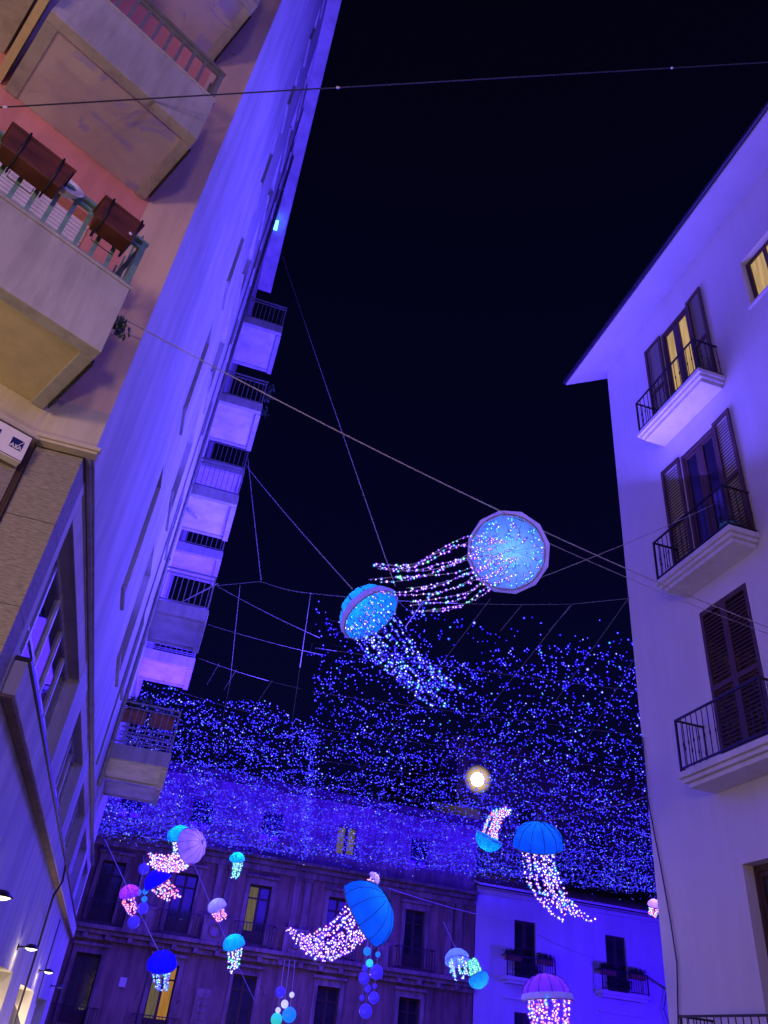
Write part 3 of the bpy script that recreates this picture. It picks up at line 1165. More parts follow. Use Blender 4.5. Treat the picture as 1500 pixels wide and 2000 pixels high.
# masonry balustrade blocks between the windows of the upper row
for c in [0.75, 4.3, 8.2, 12.25]:
    bm = MB()
    bm.box((c - 0.62, D - 0.52, 5.285), (c + 0.62, D - 0.40, 6.2))
    bm.box((c - 0.68, D - 0.55, 6.202), (c + 0.68, D - 0.37, 6.3))
    bm.lathe([(0.0, 0.0), (0.32, 0.0), (0.32, 0.05), (0.24, 0.06), (0.24, 0.03), (0.0, 0.03)], (c, D - 0.52, 5.75), (0, -1, 0), 12)
    part('balustrade_block', bm, 'palazzo_stone', PB)
# small plaque by the lower left window, carved relief panel further along
pq = MB()
pq.box((0.60, D - 0.05, 3.05), (0.90, D - 0.003, 3.42))
part('plaque', pq, 'moulding_plaster', PB)
rp = MB()
rp.box((4.05, D - 0.09, 1.0), (4.75, D - 0.003, 3.4))
for i in range(8):
    rp.box((4.12, D - 0.12, 1.08 + 0.28 * i), (4.68, D - 0.091, 1.08 + 0.28 * i + 0.19))
part('relief_panel', rp, 'palazzo_stone', PB)

# ================================================================== BLUE LIT HOUSE
HB = thing('blue_lit_house', 'pale house washed in blue light at the end on the right, low tiled eaves', 'building', (25.0, 46.0, 0))
HY = 42.0
bc = [20.5, 25.9]
bh = []
for c in bc:
    bh.append((c - 0.62, c + 0.62, 5.72, 8.35, 0.25))
    bh.append((c - 0.62, c + 0.62, 1.0, 4.2, 0.25))
w = MB()
wall_grid(w, (0, HY, 0), (1, 0, 0), (0, -1, 0), 17.65, 38.0, 0.0, 9.7, bh)
part('wall', w, 'blue_house_plaster', HB)
ev = MB()
ev.obox((17.5, HY - 0.75, 9.62), (20.5, 0, 0), (0, 6.0, 1.8), (0, 0, 0.12))
part('eaves', ev, 'blue_house_plaster', HB)
cv = MB()
cv.box((17.66, HY - 0.18, 9.35), (38, HY - 0.003, 9.55))
part('cornice_band', cv, 'blue_house_plaster', HB)
rt = MB()
for i in range(90):
    x = 17.6 + 0.225 * i
    rt.tube([(x, HY - 0.85, 9.80), (x, HY + 5.0, 9.80 + 1.755)], 0.10, 6)
part('roof_tiles', rt, 'roof_tile', HB, kind='stuff')
for c in bc:
    for z0, z1 in ((5.72, 8.35), (1.0, 4.2)):
        fr = MB()
        fr.box((c - 0.62, HY + 0.14, z0), (c - 0.53, HY + 0.22, z1 - 0.002))
        fr.box((c + 0.53, HY + 0.14, z0), (c + 0.62, HY + 0.22, z1 - 0.002))
        fr.box((c - 0.53, HY + 0.14, z1 - 0.12), (c + 0.53, HY + 0.22, z1 - 0.002))
        fr.box((c - 0.11, HY + 0.14, z0), (c + 0.11, HY + 0.22, z1 - 0.12))
        for zz in (z0 + 0.62, z0 + 1.3):
            fr.box((c - 0.53, HY + 0.15, zz), (c - 0.11, HY + 0.21, zz + 0.05))
            fr.box((c + 0.11, HY + 0.15, zz), (c + 0.53, HY + 0.21, zz + 0.05))
        f = part('window', fr, 'wood_dark', HB)
        for a, b in ((c - 0.53, c - 0.11), (c + 0.11, c + 0.53)):
            p = MB()
            p.box((a, HY + 0.185, z0), (b, HY + 0.195, z1 - 0.12))
            part('pane', p, 'glass_room', f)
    s = MB()
    s.box((c - 1.4, HY - 0.75, 5.50), (c + 1.4, HY - 0.003, 5.66))
    s.box((c - 1.3, HY - 0.62, 5.36), (c + 1.3, HY - 0.004, 5.498))
    bal = part('balcony', s, 'moulding_plaster', HB)
    yo = HY - 0.70
    rl = MB()
    rl.box((c - 1.36, yo - 0.02, 6.58), (c + 1.36, yo + 0.02, 6.63))
    rl.box((c - 1.36, yo - 0.015, 5.72), (c + 1.36, yo + 0.015, 5.75))
    for x in (c - 1.34, c + 1.34):
        rl.box((x - 0.02, yo + 0.021, 6.58), (x + 0.02, HY - 0.005, 6.629))
        rl.box((x - 0.025, yo - 0.025, 5.662), (x + 0.025, yo + 0.025, 6.632))
    part('railing', rl, 'dark_metal', bal)
    b = MB()
    b.box((-0.012, -0.012, -0.43), (0.012, 0.012, 0.43))
    pieces('baluster', b, 'dark_metal', bal, [(c - 1.34 + 2.68 * i / 19, yo, 6.16) for i in range(1, 19)])
    lm = MB()
    lm.box((c - 1.25, HY - 0.14, 4.72), (c + 1.25, HY - 0.003, 4.84))
    part('window_hood', lm, 'moulding_plaster', HB)
# ================================================================== TALL ATTIC BEHIND
AB = thing('attic_building', 'tall dim building behind the light canopy with a projecting roof edge', 'building', (24.0, 52.0, 0))
w = MB()
wall_grid(w, (0, 46.0, 0), (1, 0, 0), (0, -1, 0), 17.8, 40.0, 8.0, 18.6, [(27.0, 28.2, 13.4, 15.4, 0.3), (22.0, 23.2, 13.4, 15.4, 0.3)])
w.quad((17.8, 46, 8), (17.8, 60, 8), (17.8, 60, 18.6), (17.8, 46, 18.6))
part('wall', w, 'attic_plaster', AB)
for x in (27.0, 22.0):
    p = MB()
    p.box((x, 46.22, 13.4), (x + 1.2, 46.28, 15.4))
    part('window', p, 'glass_room', AB)
rf = MB()
rf.box((17.0, 45.2, 18.6), (41, 60, 18.85))
part('roof', rf, 'roof_tile', AB)
tb = MB()
tb.box((15.6, 44.0, 12.95), (18.6, 45.9, 14.2))
part('terrace_wall', tb, 'attic_plaster', AB)

# ================================================================== THINGS ON THE FACADES
# flower boxes on the lowest salmon balcony
def planter(a0, a1, z0, z1, label, holder_dx):
    th = thing('flower_box', label, 'planter', ff((a0 + a1) / 2, 1.13, z0), 'flower boxes on the green balcony rail')
    b = MB()
    q0 = [ff(a0 + 0.02, 1.045, z0), ff(a1 - 0.02, 1.045, z0), ff(a1 - 0.02, 1.205, z0), ff(a0 + 0.02, 1.205, z0)]
    q1 = [ff(a0, 1.03, z1), ff(a1, 1.03, z1), ff(a1, 1.225, z1), ff(a0, 1.225, z1)]
    q2 = [ff(a0 + 0.02, 1.05, z1), ff(a1 - 0.02, 1.05, z1), ff(a1 - 0.02, 1.205, z1), ff(a0 + 0.02, 1.205, z1)]
    q3 = [(x, y, z - 0.04) for x, y, z in q2]
    vs = q0 + q1 + q2 + q3
    fs = [(3, 2, 1, 0)]
    for k in (0, 4, 8):
        for i in range(4):
            j = (i + 1) % 4
            fs.append((k + i, k + j, k + 4 + j, k + 4 + i))
    fs.append((12, 13, 14, 15))
    b.add(vs, fs)
    part('box', b, 'brown_plastic', th, bevel=0.008)
    r = MB()
    fbox(r, a0 - 0.012, a1 + 0.012, 1.018, 1.237, z1 - 0.012, z1 + 0.014)
    part('rim', r, 'brown_plastic', th, bevel=0.006)
    s = MB()
    fbox(s, a0 + 0.025, a1 - 0.025, 1.052, 1.20, z1 - 0.038, z1 - 0.016)
    part('soil', s, 'wood_dark', th)
    for dx in holder_dx:
        h = MB()
        p = [ff(a0 + dx, 0.97, z1 + 0.03), ff(a0 + dx, 1.02, z1 + 0.03), ff(a0 + dx, 1.245, z1 + 0.022), ff(a0 + dx, 1.23, z1 - 0.08), ff(a0 + dx, 1.213, z0 - 0.008), ff(a0 + dx, 1.03, z0 - 0.012), ff(a0 + dx, 1.01, z0 - 0.012), ff(a0 + dx, 1.0, z0 + 0.06)]
        h.tube(p, 0.008, 6)
        part('bracket', h, 'dark_metal', th)
    h = MB()
    am = (a0 + a1) / 2
    h.tube([ff(am - 0.10, 1.02, z0 + 0.02), ff(am - 0.10, 1.06, z0 - 0.10), ff(am + 0.09, 1.06, z0 - 0.10), ff(am + 0.09, 1.02, z0 + 0.02)], 0.004, 5)
    part('wire_loop', h, 'dark_metal', th)
    return th


planter(-1.33, -0.83, 6.75, 6.98, 'long brown plastic flower box on the green rail, left of the shorter one', (0.13, 0.40))
p2 = planter(-0.55, -0.21, 6.74, 6.97, 'short brown plastic flower box at the right end of the green rail', (0.06, 0.32))
st = MB()
st.lathe([(0.0, 0.0), (0.016, 0.0), (0.016, 0.003), (0.0, 0.003)], ff(-0.265, 1.212, 6.81), N, 12)
part('sticker', st, 'bowl_white', p2)
bw = MB()
bw.lathe([(0.0, 0.0), (0.05, 0.0), (0.10, 0.05), (0.125, 0.09), (0.13, 0.09), (0.13, 0.097), (0.12, 0.097), (0.095, 0.055), (0.05, 0.008), (0.0, 0.008)], ff(-0.80, 0.96, 6.985), (N * 0.9 + UP * 0.35), 24)
solo('bowl', bw, 'bowl_white', 'white bowl propped on the balcony rail behind the long flower box', 'bowl')
# company sign over the shop window
sg = thing('shop_sign', 'white box sign with a small navy square logo at the building corner', 'sign', ff(-0.6, 0.1, 5.2))
s = MB()
fbox(s, -1.9, -0.045, 0.012, 0.10, 5.115, 5.37)
part('panel', s, 'sign_white', sg, bevel=0.004)
s = MB()
fbox(s, -1.9, -0.047, 0.1005, 0.103, 5.121, 5.127)
part('edge_line', s, 'brown_plastic', sg)
s = MB()
LA0, LA1, LZ0, LZ1 = -0.178, -0.081, 5.203, 5.298
fbox(s, LA0, LA1, 0.1005, 0.103, LZ0, LZ1)
lg = part('logo_square', s, 'sign_navy', sg)


def poly(mb, pts, o0, o1):
    """Flat letter shape on the sign; pts in logo units 0..1."""
    P0 = [ff(LA0 + (LA1 - LA0) * x, o0, LZ0 + (LZ1 - LZ0) * y) for x, y in pts]
    P1 = [ff(LA0 + (LA1 - LA0) * x, o1, LZ0 + (LZ1 - LZ0) * y) for x, y in pts]
    n_ = len(pts)
    fs = [tuple(range(n_, 2 * n_))] + [(i, (i + 1) % n_, n_ + (i + 1) % n_, n_ + i) for i in range(n_)]
    mb.add(P0 + P1, fs)


s = MB()
# three white capitals leaning together across the lower half: A, X, A
for ox in (0.0, 0.60):
    poly(s, [(ox + 0.00, 0.06), (ox + 0.10, 0.06), (ox + 0.20, 0.36), (ox + 0.16, 0.42)], 0.1035, 0.1045)
    poly(s, [(ox + 0.30, 0.06), (ox + 0.39, 0.06), (ox + 0.23, 0.42), (ox + 0.16, 0.42)], 0.1036, 0.1046)
    poly(s, [(ox + 0.10, 0.14), (ox + 0.29, 0.14), (ox + 0.27, 0.20), (ox + 0.12, 0.20)], 0.1037, 0.1047)
poly(s, [(0.36, 0.06), (0.45, 0.06), (0.66, 0.42), (0.57, 0.42)], 0.1035, 0.1045)
poly(s, [(0.55, 0.06), (0.64, 0.06), (0.46, 0.42), (0.37, 0.42)], 0.1036, 0.1046)
part('lettering', s, 'sign_white', sg)
s = MB()
poly(s, [(0.60, 0.44), (0.665, 0.44), (1.0, 0.98), (1.0, 1.0), (0.94, 1.0)], 0.1035, 0.1045)
part('slash', s, 'sign_white', sg)
s = MB()
fbox(s, -0.285, -0.272, 0.1005, 0.103, 5.235, 5.30)
fbox(s, -0.33, -0.287, 0.1005, 0.103, 5.286, 5.299)
part('letter_mark', s, 'sign_navy', sg)

# wall lamps over the shop openings
wl_labels = ['bright wall lamp nearest the camera, cut by the left picture edge', 'wall lamp on a dark arm above the first lit shop opening',
             'wall lamp above the second lit shop opening', 'small unlit dark wall lamp furthest along the left wall']
for i, (y, z, arm) in enumerate(((8.418, 2.446, 0.09), (13.2, 2.359, 0.085), (18.5, 2.32, 0.092), (24.2, 2.262, 0.128))):
    t_ = thing('wall_lamp', wl_labels[i], 'lamp', (-1.28, y, z), 'wall lamps along the left building')
    a = MB()
    a.tube([(-1.276, y, z), (-1.28 + arm * 0.6, y, z + 0.01), (-1.28 + arm, y, z + 0.005)], 0.014, 6)
    a.lathe([(0.04, 0), (0.04, 0.015), (0.0, 0.015)], (-1.278, y, z), (1, 0, 0), 10)
    part('arm', a, 'dark_metal', t_)
    sh = MB()
    cx_ = -1.28 + arm + 0.10
    sh.lathe([(0.0, 0.05), (0.05, 0.045), (0.10, 0.005), (0.108, -0.01), (0.10, -0.012), (0.05, 0.03), (0.0, 0.034)], (cx_, y, z + 0.01), (0, 0, 1), 18)
    part('lamp_shade', sh, 'dark_metal', t_)
    bu = MB()
    bu.lathe([(0.0, -0.03), (0.05, -0.02), (0.085, 0.0), (0.08, 0.006), (0.0, 0.012)], (cx_, y, z), (0, 0, 1), 14)
    part('bulb', bu, 'lamp_white' if i < 3 else 'sign_white', t_)
    if i < 3:
        point_light('wall_lamp_glow', (cx_, y, z - 0.10), 4, (1.0, 0.78, 0.42), 0.05)
# dark cable with clips on the wall and down past the ledge
cb = MB()
cb.tube([(-1.140, 15.174, 3.734), (-1.140, 15.620, 3.538), (-1.140, 14.693, 3.216), (-1.250, 16.143, 3.034), (-1.250, 16.316, 2.268), (-1.250, 16.275, 1.535), (-1.250, 16.489, 1.045)], 0.018, 6)
cbo = solo('wall_cable', cb, 'cable_black', 'thick dark cable looping over the ledge of the left wall', 'cable')
cb = MB()
cb.tube([(-1.260, 19.915, 3.358), (-1.260, 20.027, 2.406), (-1.260, 20.334, 1.820)], 0.012, 6)
solo('wall_cable', cb, 'cable_black', 'thin straight cable on the left wall below the ledge', 'cable')
# little cyan floodlight under the left cornice
fl = thing('floodlight', 'small cyan floodlight glowing under the tall left roof edge', 'lamp', (-1.079, 20.495, 29.400))
a = MB()
pc = Vector((-1.079, 20.495, 29.400))
a.box(pc + Vector((-0.22, -0.06, -0.02)), pc + Vector((-0.02, 0.06, 0.12)))
part('housing', a, 'dark_metal', fl)
a = MB()
a.box(pc + Vector((-0.20, -0.22, -0.10)), pc + Vector((-0.04, 0.22, -0.022)))
part('lens', a, 'flood_cyan', fl)
# street floodlight on the terrace of the far building
fp = Vector((18.037, 43.200, 15.708))
fl = thing('floodlight', 'blazing warm white floodlight shining through the light canopy', 'lamp', fp)
a = MB()
a.lathe([(0.0, 0.0), (0.30, 0.0), (0.36, -0.10), (0.30, -0.42), (0.12, -0.55), (0.0, -0.55)], fp + Vector((0, 0.05, 0)), (-0.25, -0.85, -0.40), 20)
a.tube([fp + Vector((0.1, 0.45, 0.15)), fp + Vector((0.15, 0.6, -0.4)), fp + Vector((0.15, 0.75, -0.70))], 0.05, 8)
part('housing', a, 'dark_metal', fl)
a = MB()
a.lathe([(0.0, 0.10), (0.24, 0.075), (0.38, 0.004), (0.0, 0.004)], fp + Vector((0, 0.05, 0)), (-0.25, -0.85, -0.40), 20)
part('lens', a, 'flood_white', fl)
cap('flood_halo', (1.0, 0.70, 0.26), 0.55, 3.5)  # glow shell added round the floodlight for its lens halo
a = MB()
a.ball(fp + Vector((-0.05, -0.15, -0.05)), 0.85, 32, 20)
part('frosted_globe', a, 'flood_halo', fl)
spot_light('floodlight_beam', fp + Vector((-0.15, -0.35, -0.1)), fp + Vector((-0.6, 1.2, -3.0)), 130, (1.0, 0.82, 0.5), 110, 0.2)

# plants and boxes on the lowest street balcony of the left building
pb = thing('flower_box', 'pair-mate terracotta box with dark plants on the low far balcony, nearer the wall', 'planter', (-0.85, 17.42, 7.15))
pb['label'] = 'terracotta flower box with dark plants on the low balcony, nearer the wall'
b = MB()
b.box((-1.15, 17.60, 7.10), (-0.62, 17.78, 7.36))
part('box', b, 'terracotta', pb)
b = MB()
for i in range(9):
    leaves(b, (-1.12 + 0.065 * i, 17.69, 7.52), 0.17, 26, 0.07)
part('plant', b, 'leaf_green', pb)
pb = thing('flower_box', 'terracotta flower box on the low balcony, at the outer corner', 'planter', (-0.25, 17.42, 7.15))
b = MB()
b.box((-0.52, 17.60, 7.10), (0.0, 17.78, 7.36))
part('box', b, 'terracotta', pb)
b = MB()
for i in range(8):
    leaves(b, (-0.48 + 0.065 * i, 17.69, 7.44), 0.10, 12, 0.05)
part('plant', b, 'leaf_green', pb)
# tuft of weed growing from the salmon balcony's corner
wd = MB()
c_ = Vector(ff(-0.02, 0.97, 6.16))
for i in range(6):
    leaves(wd, c_ + Vector((0.01 * i, 0, -0.02 * i)), 0.07, 22, 0.03)
solo('weed', wd, 'leaf_green', 'dark tuft of weed at the corner of the green railed balcony', 'plant')
# flowering plants hanging outside an upper street balcony
wd = MB()
for z, r in ((17.9, 0.22), (17.55, 0.18), (16.95, 0.20)):
    leaves(wd, (0.20, 17.75, z), r, 60, 0.06)
solo('hanging_plant', wd, 'leaf_green', 'trailing plant outside the second highest street balcony', 'plant')
# air conditioner on a street balcony
ac = thing('air_conditioner', 'round fan unit on the middle street balcony, behind its rails', 'air conditioner', (-0.45, 18.9, 10.2))
b = MB()
b.box((-0.85, 18.95, 10.10), (-0.05, 19.30, 10.85))
part('casing', b, 'grey_metal', ac, bevel=0.02)
b = MB()
b.lathe([(0.0, 0.0), (0.28, 0.0), (0.30, 0.03), (0.26, 0.03), (0.0, 0.015)], (-0.45, 18.948, 10.48), (0, -1, 0), 20)
part('fan_grille', b, 'dark_metal', ac)
# bottle on the middle balcony of the corner house
bt = thing('flower_pot', 'teal pot with a dark plant on the middle balcony of the corner house', 'plant pot', (8.2, 8.85, 9.4))
b = MB()
b.lathe([(0.0, 0.0), (0.10, 0.0), (0.14, 0.24), (0.15, 0.25), (0.12, 0.25), (0.0, 0.22)], (8.18, 8.85, 9.383), (0, 0, 1), 16)
part('pot', b, 'bottle_teal', bt)
b = MB()
leaves(b, (8.18, 8.85, 9.72), 0.16, 70, 0.06)
part('plant', b, 'leaf_green', bt)
# plants on the blue house's balconies
for lab, x, s_ in (('box of dark plants at the left end of the first blue house balcony', 19.55, 0.8), ('box of dark plants at the right end of the first blue house balcony', 21.35, 0.8),
                   ('box of dark plants at the left end of the second blue house balcony', 25.0, 0.8), ('box of dark plants at the right end of the second blue house balcony', 26.75, 0.9)):
    pb = thing('flower_box', lab, 'planter', (x, HY - 0.6, 6.5), 'plant boxes on the blue house balconies')
    b = MB()
    b.box((x - 0.42, HY - 0.66, 6.36), (x + 0.42, HY - 0.44, 6.62))
    part('box', b, 'terracotta', pb)
    b = MB()
    for i in range(7):
        leaves(b, (x - 0.36 + 0.12 * i, HY - 0.55, 6.72), 0.19, 22, 0.10)
    part('plant', b, 'leaf_green', pb)
for lab, x in (('tall dark shrub behind the rails of the first blue house balcony', 20.5), ('tall dark shrub behind the rails of the second blue house balcony', 25.8)):
    b = MB()
    for i in range(12):
        leaves(b, (x - 0.6 + 0.1 * i, HY - 0.4, 5.95 + 0.1 * (i % 3)), 0.26, 26, 0.10)
    solo('shrub', b, 'leaf_green', lab, 'plant', 'shrubs on the blue house balconies')
# loose cables at the right corner of the blue house
b = MB()
b.tube([(27.3, HY - 0.7, 6.55), (28.6, HY - 0.5, 6.1), (29.6, HY - 0.3, 5.4), (30.3, HY - 0.2, 4.0)], 0.03, 5)
b.tube([(28.5, HY - 0.5, 6.1), (28.2, HY - 0.5, 5.2), (28.5, HY - 0.5, 4.4), (29.0, HY - 0.5, 4.6), (29.2, HY - 0.45, 5.6)], 0.025, 5)
solo('wall_cable', b, 'cable_black', 'loose looping cables beside the second blue house balcony', 'cable')

# ================================================================== CABLES ACROSS THE STREET
def cable(pts, r, mat, label, knots=()):
    mb = MB()
    mb.tube(pts, r, 6)
    o = solo('cable', mb, mat, label, 'cable')
    return o


c1 = sagline((-3.107, 4.600, 7.993), (8.400, 2.720, 14.121), 0.0, 30)
ct = thing('cable', 'dark cable with tiny white beads crossing the street highest up in the night sky', 'cable', c1[0])
mb = MB()
mb.tube(c1, 0.008, 6)
part('wire', mb, 'cable_black', ct)
for t in (0.0253, 0.2657, 0.5910):
    p_ = c1[0].lerp(c1[-1], t)
    d_ = (c1[-1] - c1[0]).normalized()
    mb = MB()
    mb.tube([p_ - d_ * 0.022, p_, p_ + d_ * 0.022], [0.007, 0.014, 0.007], 8)
    part('bead', mb, 'sign_white', ct)
A2, B2 = (-1.430, 5.300, 6.813), (8.460, 7.872, 6.994)
cable(sagline(A2, B2, 0.21, 40), 0.0068, 'cable_pale', 'thick pale cable from the salmon corner that carries the largest jellyfish')
cable([Vector(p) + Vector((0, 0.05, -0.04)) for p in sagline(A2, B2, 0.26, 40)][18:], 0.004, 'cable_pale', 'thin second strand running just under the thick pale cable')
cable(sagline((-0.635, 21.858, 29.300), (2.430, 8.956, 6.927), 0.05), 0.007, 'cable_pale', 'long steep cable from the left roof edge down to the cyan jellyfish')
cable(sagline((0.08, 17.55, 14.7), (1.906, 9.314, 6.931), 0.05), 0.007, 'cable_pale', 'slack cable from a street balcony to the left side of the cyan jellyfish')
cable(sagline((0.10, 17.52, 14.9), (1.040, 15.262, 10.000), 0.02), 0.008, 'cable_pale', 'steep cable from a street balcony to the front corner of the light net')
cable(sagline((3.329, 6.720, 6.049), (8.100, 8.926, 10.140), 0.04), 0.005, 'cable_pale', 'thin tie from the largest jellyfish to the middle balcony on the right')
cable(sagline((-0.55, 17.9, 10.35), (0.141, 15.902, 10.000), 0.0, 4), 0.014, 'cable_pale', 'short tie fixing the light net to the left balcony')
cable(sagline((-1.112, 26.700, 6.224), (1.217, 24.910, 3.338), 0.02), 0.012, 'cable_pale', 'thin cable from the left building to the blue jellyfish below')
cable(sagline((1.393, 30.000, 7.224), (4.901, 30.000, 2.674), 0.1), 0.012, 'cable_pale', 'thin slanting cable that strings three small jellyfish together')
cable(sagline((10.947, 36.000, 7.801), (16.916, 36.000, 7.281), 0.1), 0.014, 'cable_pale', 'thin cable in front of the palazzo, right of the tilted blue jellyfish')
cable(sagline((12.459, 33.000, 6.396), (13.113, 33.000, 5.381), 0.0), 0.012, 'cable_pale', 'short wire holding the round white sparkling jellyfish')
cable(sagline((8.630, 17.000, 6.442), (11.334, 16.000, 7.370), 0.05), 0.007, 'cable_pale', 'thin tie from the tall blue jellyfish to the corner house')
cable(sagline((19.203, 38.000, 7.226), (22.328, 38.000, 6.600), 0.1), 0.015, 'cable_pale', 'thin cable in front of the blue lit house')

# ================================================================== THE LIGHT CANOPY
def net_z(x, y):
    t = np.clip((y - 14.0) / 27.0, 0, 1.2)
    far = 9.14 + 0.058 * (x + 1.7)
    return 10.0 * (1 - t) + far * t


def left_edge(y):
    return np.interp(y, [15.2, 24.9, 32.3, 41.0], [2.35, 4.4, 6.1, 7.9])


def smooth_noise(x, y, s, seed):
    r_ = np.random.default_rng(seed)
    tot = np.zeros_like(x)
    for _ in range(9):
        a = r_.uniform(0, 2 * math.pi)
        k_ = r_.uniform(0.6, 1.7) / s
        tot += np.sin((x * math.cos(a) + y * math.sin(a)) * k_ * 2 * math.pi + r_.uniform(0, 6.28))
    return tot / 3.0


def fill(n, xr, yr, inside, seed, floor=0.35):
    r_ = np.random.default_rng(seed)
    x = r_.uniform(*xr, n)
    y = r_.uniform(*yr, n)
    nz = smooth_noise(x, y, 3.4, seed + 1) + 0.7 * smooth_noise(x, y, 1.3, seed + 2)
    keep = inside(x, y) & (r_.uniform(0, 1, n) < np.clip(floor + 0.33 * (nz + 0.6), 0.22, 1.0))
    x, y = x[keep], y[keep]
    # most bulbs sit on wavy strands slung across the street, the rest on loose ends
    on = r_.uniform(0, 1, len(x)) < 0.42
    row = np.round(y / 0.42)
    ys = row * 0.42 + 0.55 * np.sin(x * (0.9 + 0.5 * np.sin(row * 2.7)) + row * 1.9) + 0.25 * np.sin(x * (2.6 + np.sin(row)) + row * 3.1)
    y = np.where(on, ys + r_.normal(0, 0.07, len(x)), y)
    drop = np.where(on, 0.10 + 0.10 * np.sin(x * 2.4 + row * 1.3) + r_.normal(0, 0.02, len(x)), r_.exponential(0.16, len(x)))
    z = net_z(x, y) - np.clip(drop, 0, 0.7)
    return np.stack([x, y, z], 1)


def in_right(x, y):
    near = 15.7 - 0.30 * (x - 2.6) + 0.35 * np.sin(x * 2.3) + 0.2 * np.sin(x * 5.1)
    near = np.where(x > 9.0, 13.7 + 0.0 * x, near)
    return (x > left_edge(y)) & (y > near) & (y < 41.2) & (x < 0.72 * y + 1.2)


def in_left(x, y):
    near = 22.2 + 0.5 * np.sin(x * 1.9) + 0.35 * (x > 2.2) * (x - 2.2)
    lim = np.where(y < 26.7, -1.15, -6.5)
    return (x < left_edge(y) + 0.25) & (x > lim) & (y > near) & (y < 41.2)


def make_net(label, pts, seed, ropes, cats='light net'):
    o = thing('light_net', label, cats, tuple(np.mean(pts, 0)), 'blue light nets over the street')
    rb = MB()
    for a, b, sag in ropes:
        rb.tube(sagline(a, b, sag, 14), 0.007, 5)
    part('rope', rb, 'rope_grey', o)
    r_ = np.random.default_rng(seed)
    n = len(pts)
    mi = r_.choice([0, 1, 2, 3], n, p=[0.52, 0.43, 0.02, 0.03])
    rad = r_.uniform(0.008, 0.0165, n) * np.where(mi == 2, 1.2, 1.0)
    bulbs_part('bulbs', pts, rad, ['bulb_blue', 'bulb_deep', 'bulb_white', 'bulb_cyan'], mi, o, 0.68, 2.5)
    # the fine wires the bulbs hang on: short drops below the ropes
    wv = MB()
    sel = r_.choice(n, min(n, 900), replace=False)
    for i in sel:
        p = pts[i]
        q = p + np.array([r_.normal(0, 0.25), r_.normal(0, 0.25), 0.06 + abs(r_.normal(0, 0.1))])
        wv.tube([p, (p + q) / 2 + np.array([0, 0, -0.03]), q], 0.0035, 3, False)
    part('fine_wires', wv, 'cable_black', o, kind='stuff')
    return o


def netp(x, y, dz=0.0):
    return (x, y, float(net_z(np.float64(x), np.float64(y))) + dz)


pr_ = fill(34000, (1.5, 30), (12.5, 41.5), in_right, 21, 0.62)
edge_y = rng.uniform(23, 41, 260)
pe = np.stack([left_edge(edge_y) + rng.normal(0, 0.12, 260), edge_y, net_z(left_edge(edge_y), edge_y) - rng.exponential(0.2, 260)], 1)
fe_x = rng.uniform(-3, 29, 620)
fe_y = 41.0 + rng.normal(0, 0.25, 620)
fe = np.stack([fe_x, fe_y, net_z(fe_x, fe_y) - rng.exponential(0.08, 620)], 1)
pr_ = np.concatenate([pr_, pe, fe[fe_x > 8.0]])
pl_ = fill(22000, (-6.5, 8.5), (21.3, 41.5), in_left, 33, 0.5)
pl_ = np.concatenate([pl_, fe[fe_x <= 8.0]])
ropes_r = [(netp(2.22, 15.26), netp(7.54, 13.06), 0.10), (netp(7.54, 13.06), netp(8.45, 12.3), 0.0)]
for y0, y1 in ((18.0, 15.2), (20.8, 17.8), (23.6, 20.6), (26.6, 23.6), (29.8, 27.0), (33, 31), (36.5, 35.5)):
    ropes_r.append((netp(float(left_edge(y0)), y0, 0.05), netp(26.0 if y0 > 26 else y0 * 0.9, y1, 0.05), 0.06))
for x0, y0, x1, y1 in ((5.9, 13.7, 7.6, 41), (7.54, 13.1, 11.2, 41), (8.45, 12.3, 15.0, 41), (10.0, 14.4, 19.0, 41)):
    ropes_r.append((netp(x0, y0, 0.03), netp(x1, y1, 0.03), 0.05))
for x, y in ((3.4, 14.9), (4.6, 14.45), (6.6, 13.6), (7.55, 13.1)):
    ropes_r.append((netp(x, y), netp(x - 0.1, y + 0.9, -0.25), 0.0))
make_net('blue fairy light net spread over the right part of the square', pr_, 5, ropes_r)
ropes_l = [(netp(0.14, 15.9), netp(1.04, 15.26), 0.0), (netp(1.04, 15.26), netp(2.22, 15.26), 0.05), (netp(2.19, 15.28), netp(3.48, 23.3), 0.05), (netp(3.48, 23.3), netp(7.4, 41), 0.05),
           (netp(0.63, 15.65), netp(1.21, 21.1), 0.03), (netp(1.21, 21.1), netp(2.6, 41), 0.05),
           (netp(0.14, 15.92), netp(2.9, 17.3), 0.04), (netp(0.18, 17.9), netp(3.2, 18.2), 0.04), (netp(0.2, 19.97), netp(3.2, 20.6), 0.06), (netp(0.1, 22.6), netp(3.5, 23.3), 0.05),
           (netp(-1.1, 25.5), netp(4.6, 26.0), 0.06), (netp(-3.5, 29.0), netp(5.5, 29.4), 0.06), (netp(-4.5, 33.0), netp(6.4, 33.2), 0.06), (netp(-5.5, 37.0), netp(7.2, 37.2), 0.06)]
for x, y in ((0.75, 20.05), (1.25, 20.2), (2.3, 20.45)):
    ropes_l.append((netp(x, y), netp(x - 0.15, y + 1.1, -0.2), 0.0))
make_net('blue fairy light net over the street mouth on the left, hung further back', pl_, 6, ropes_l)

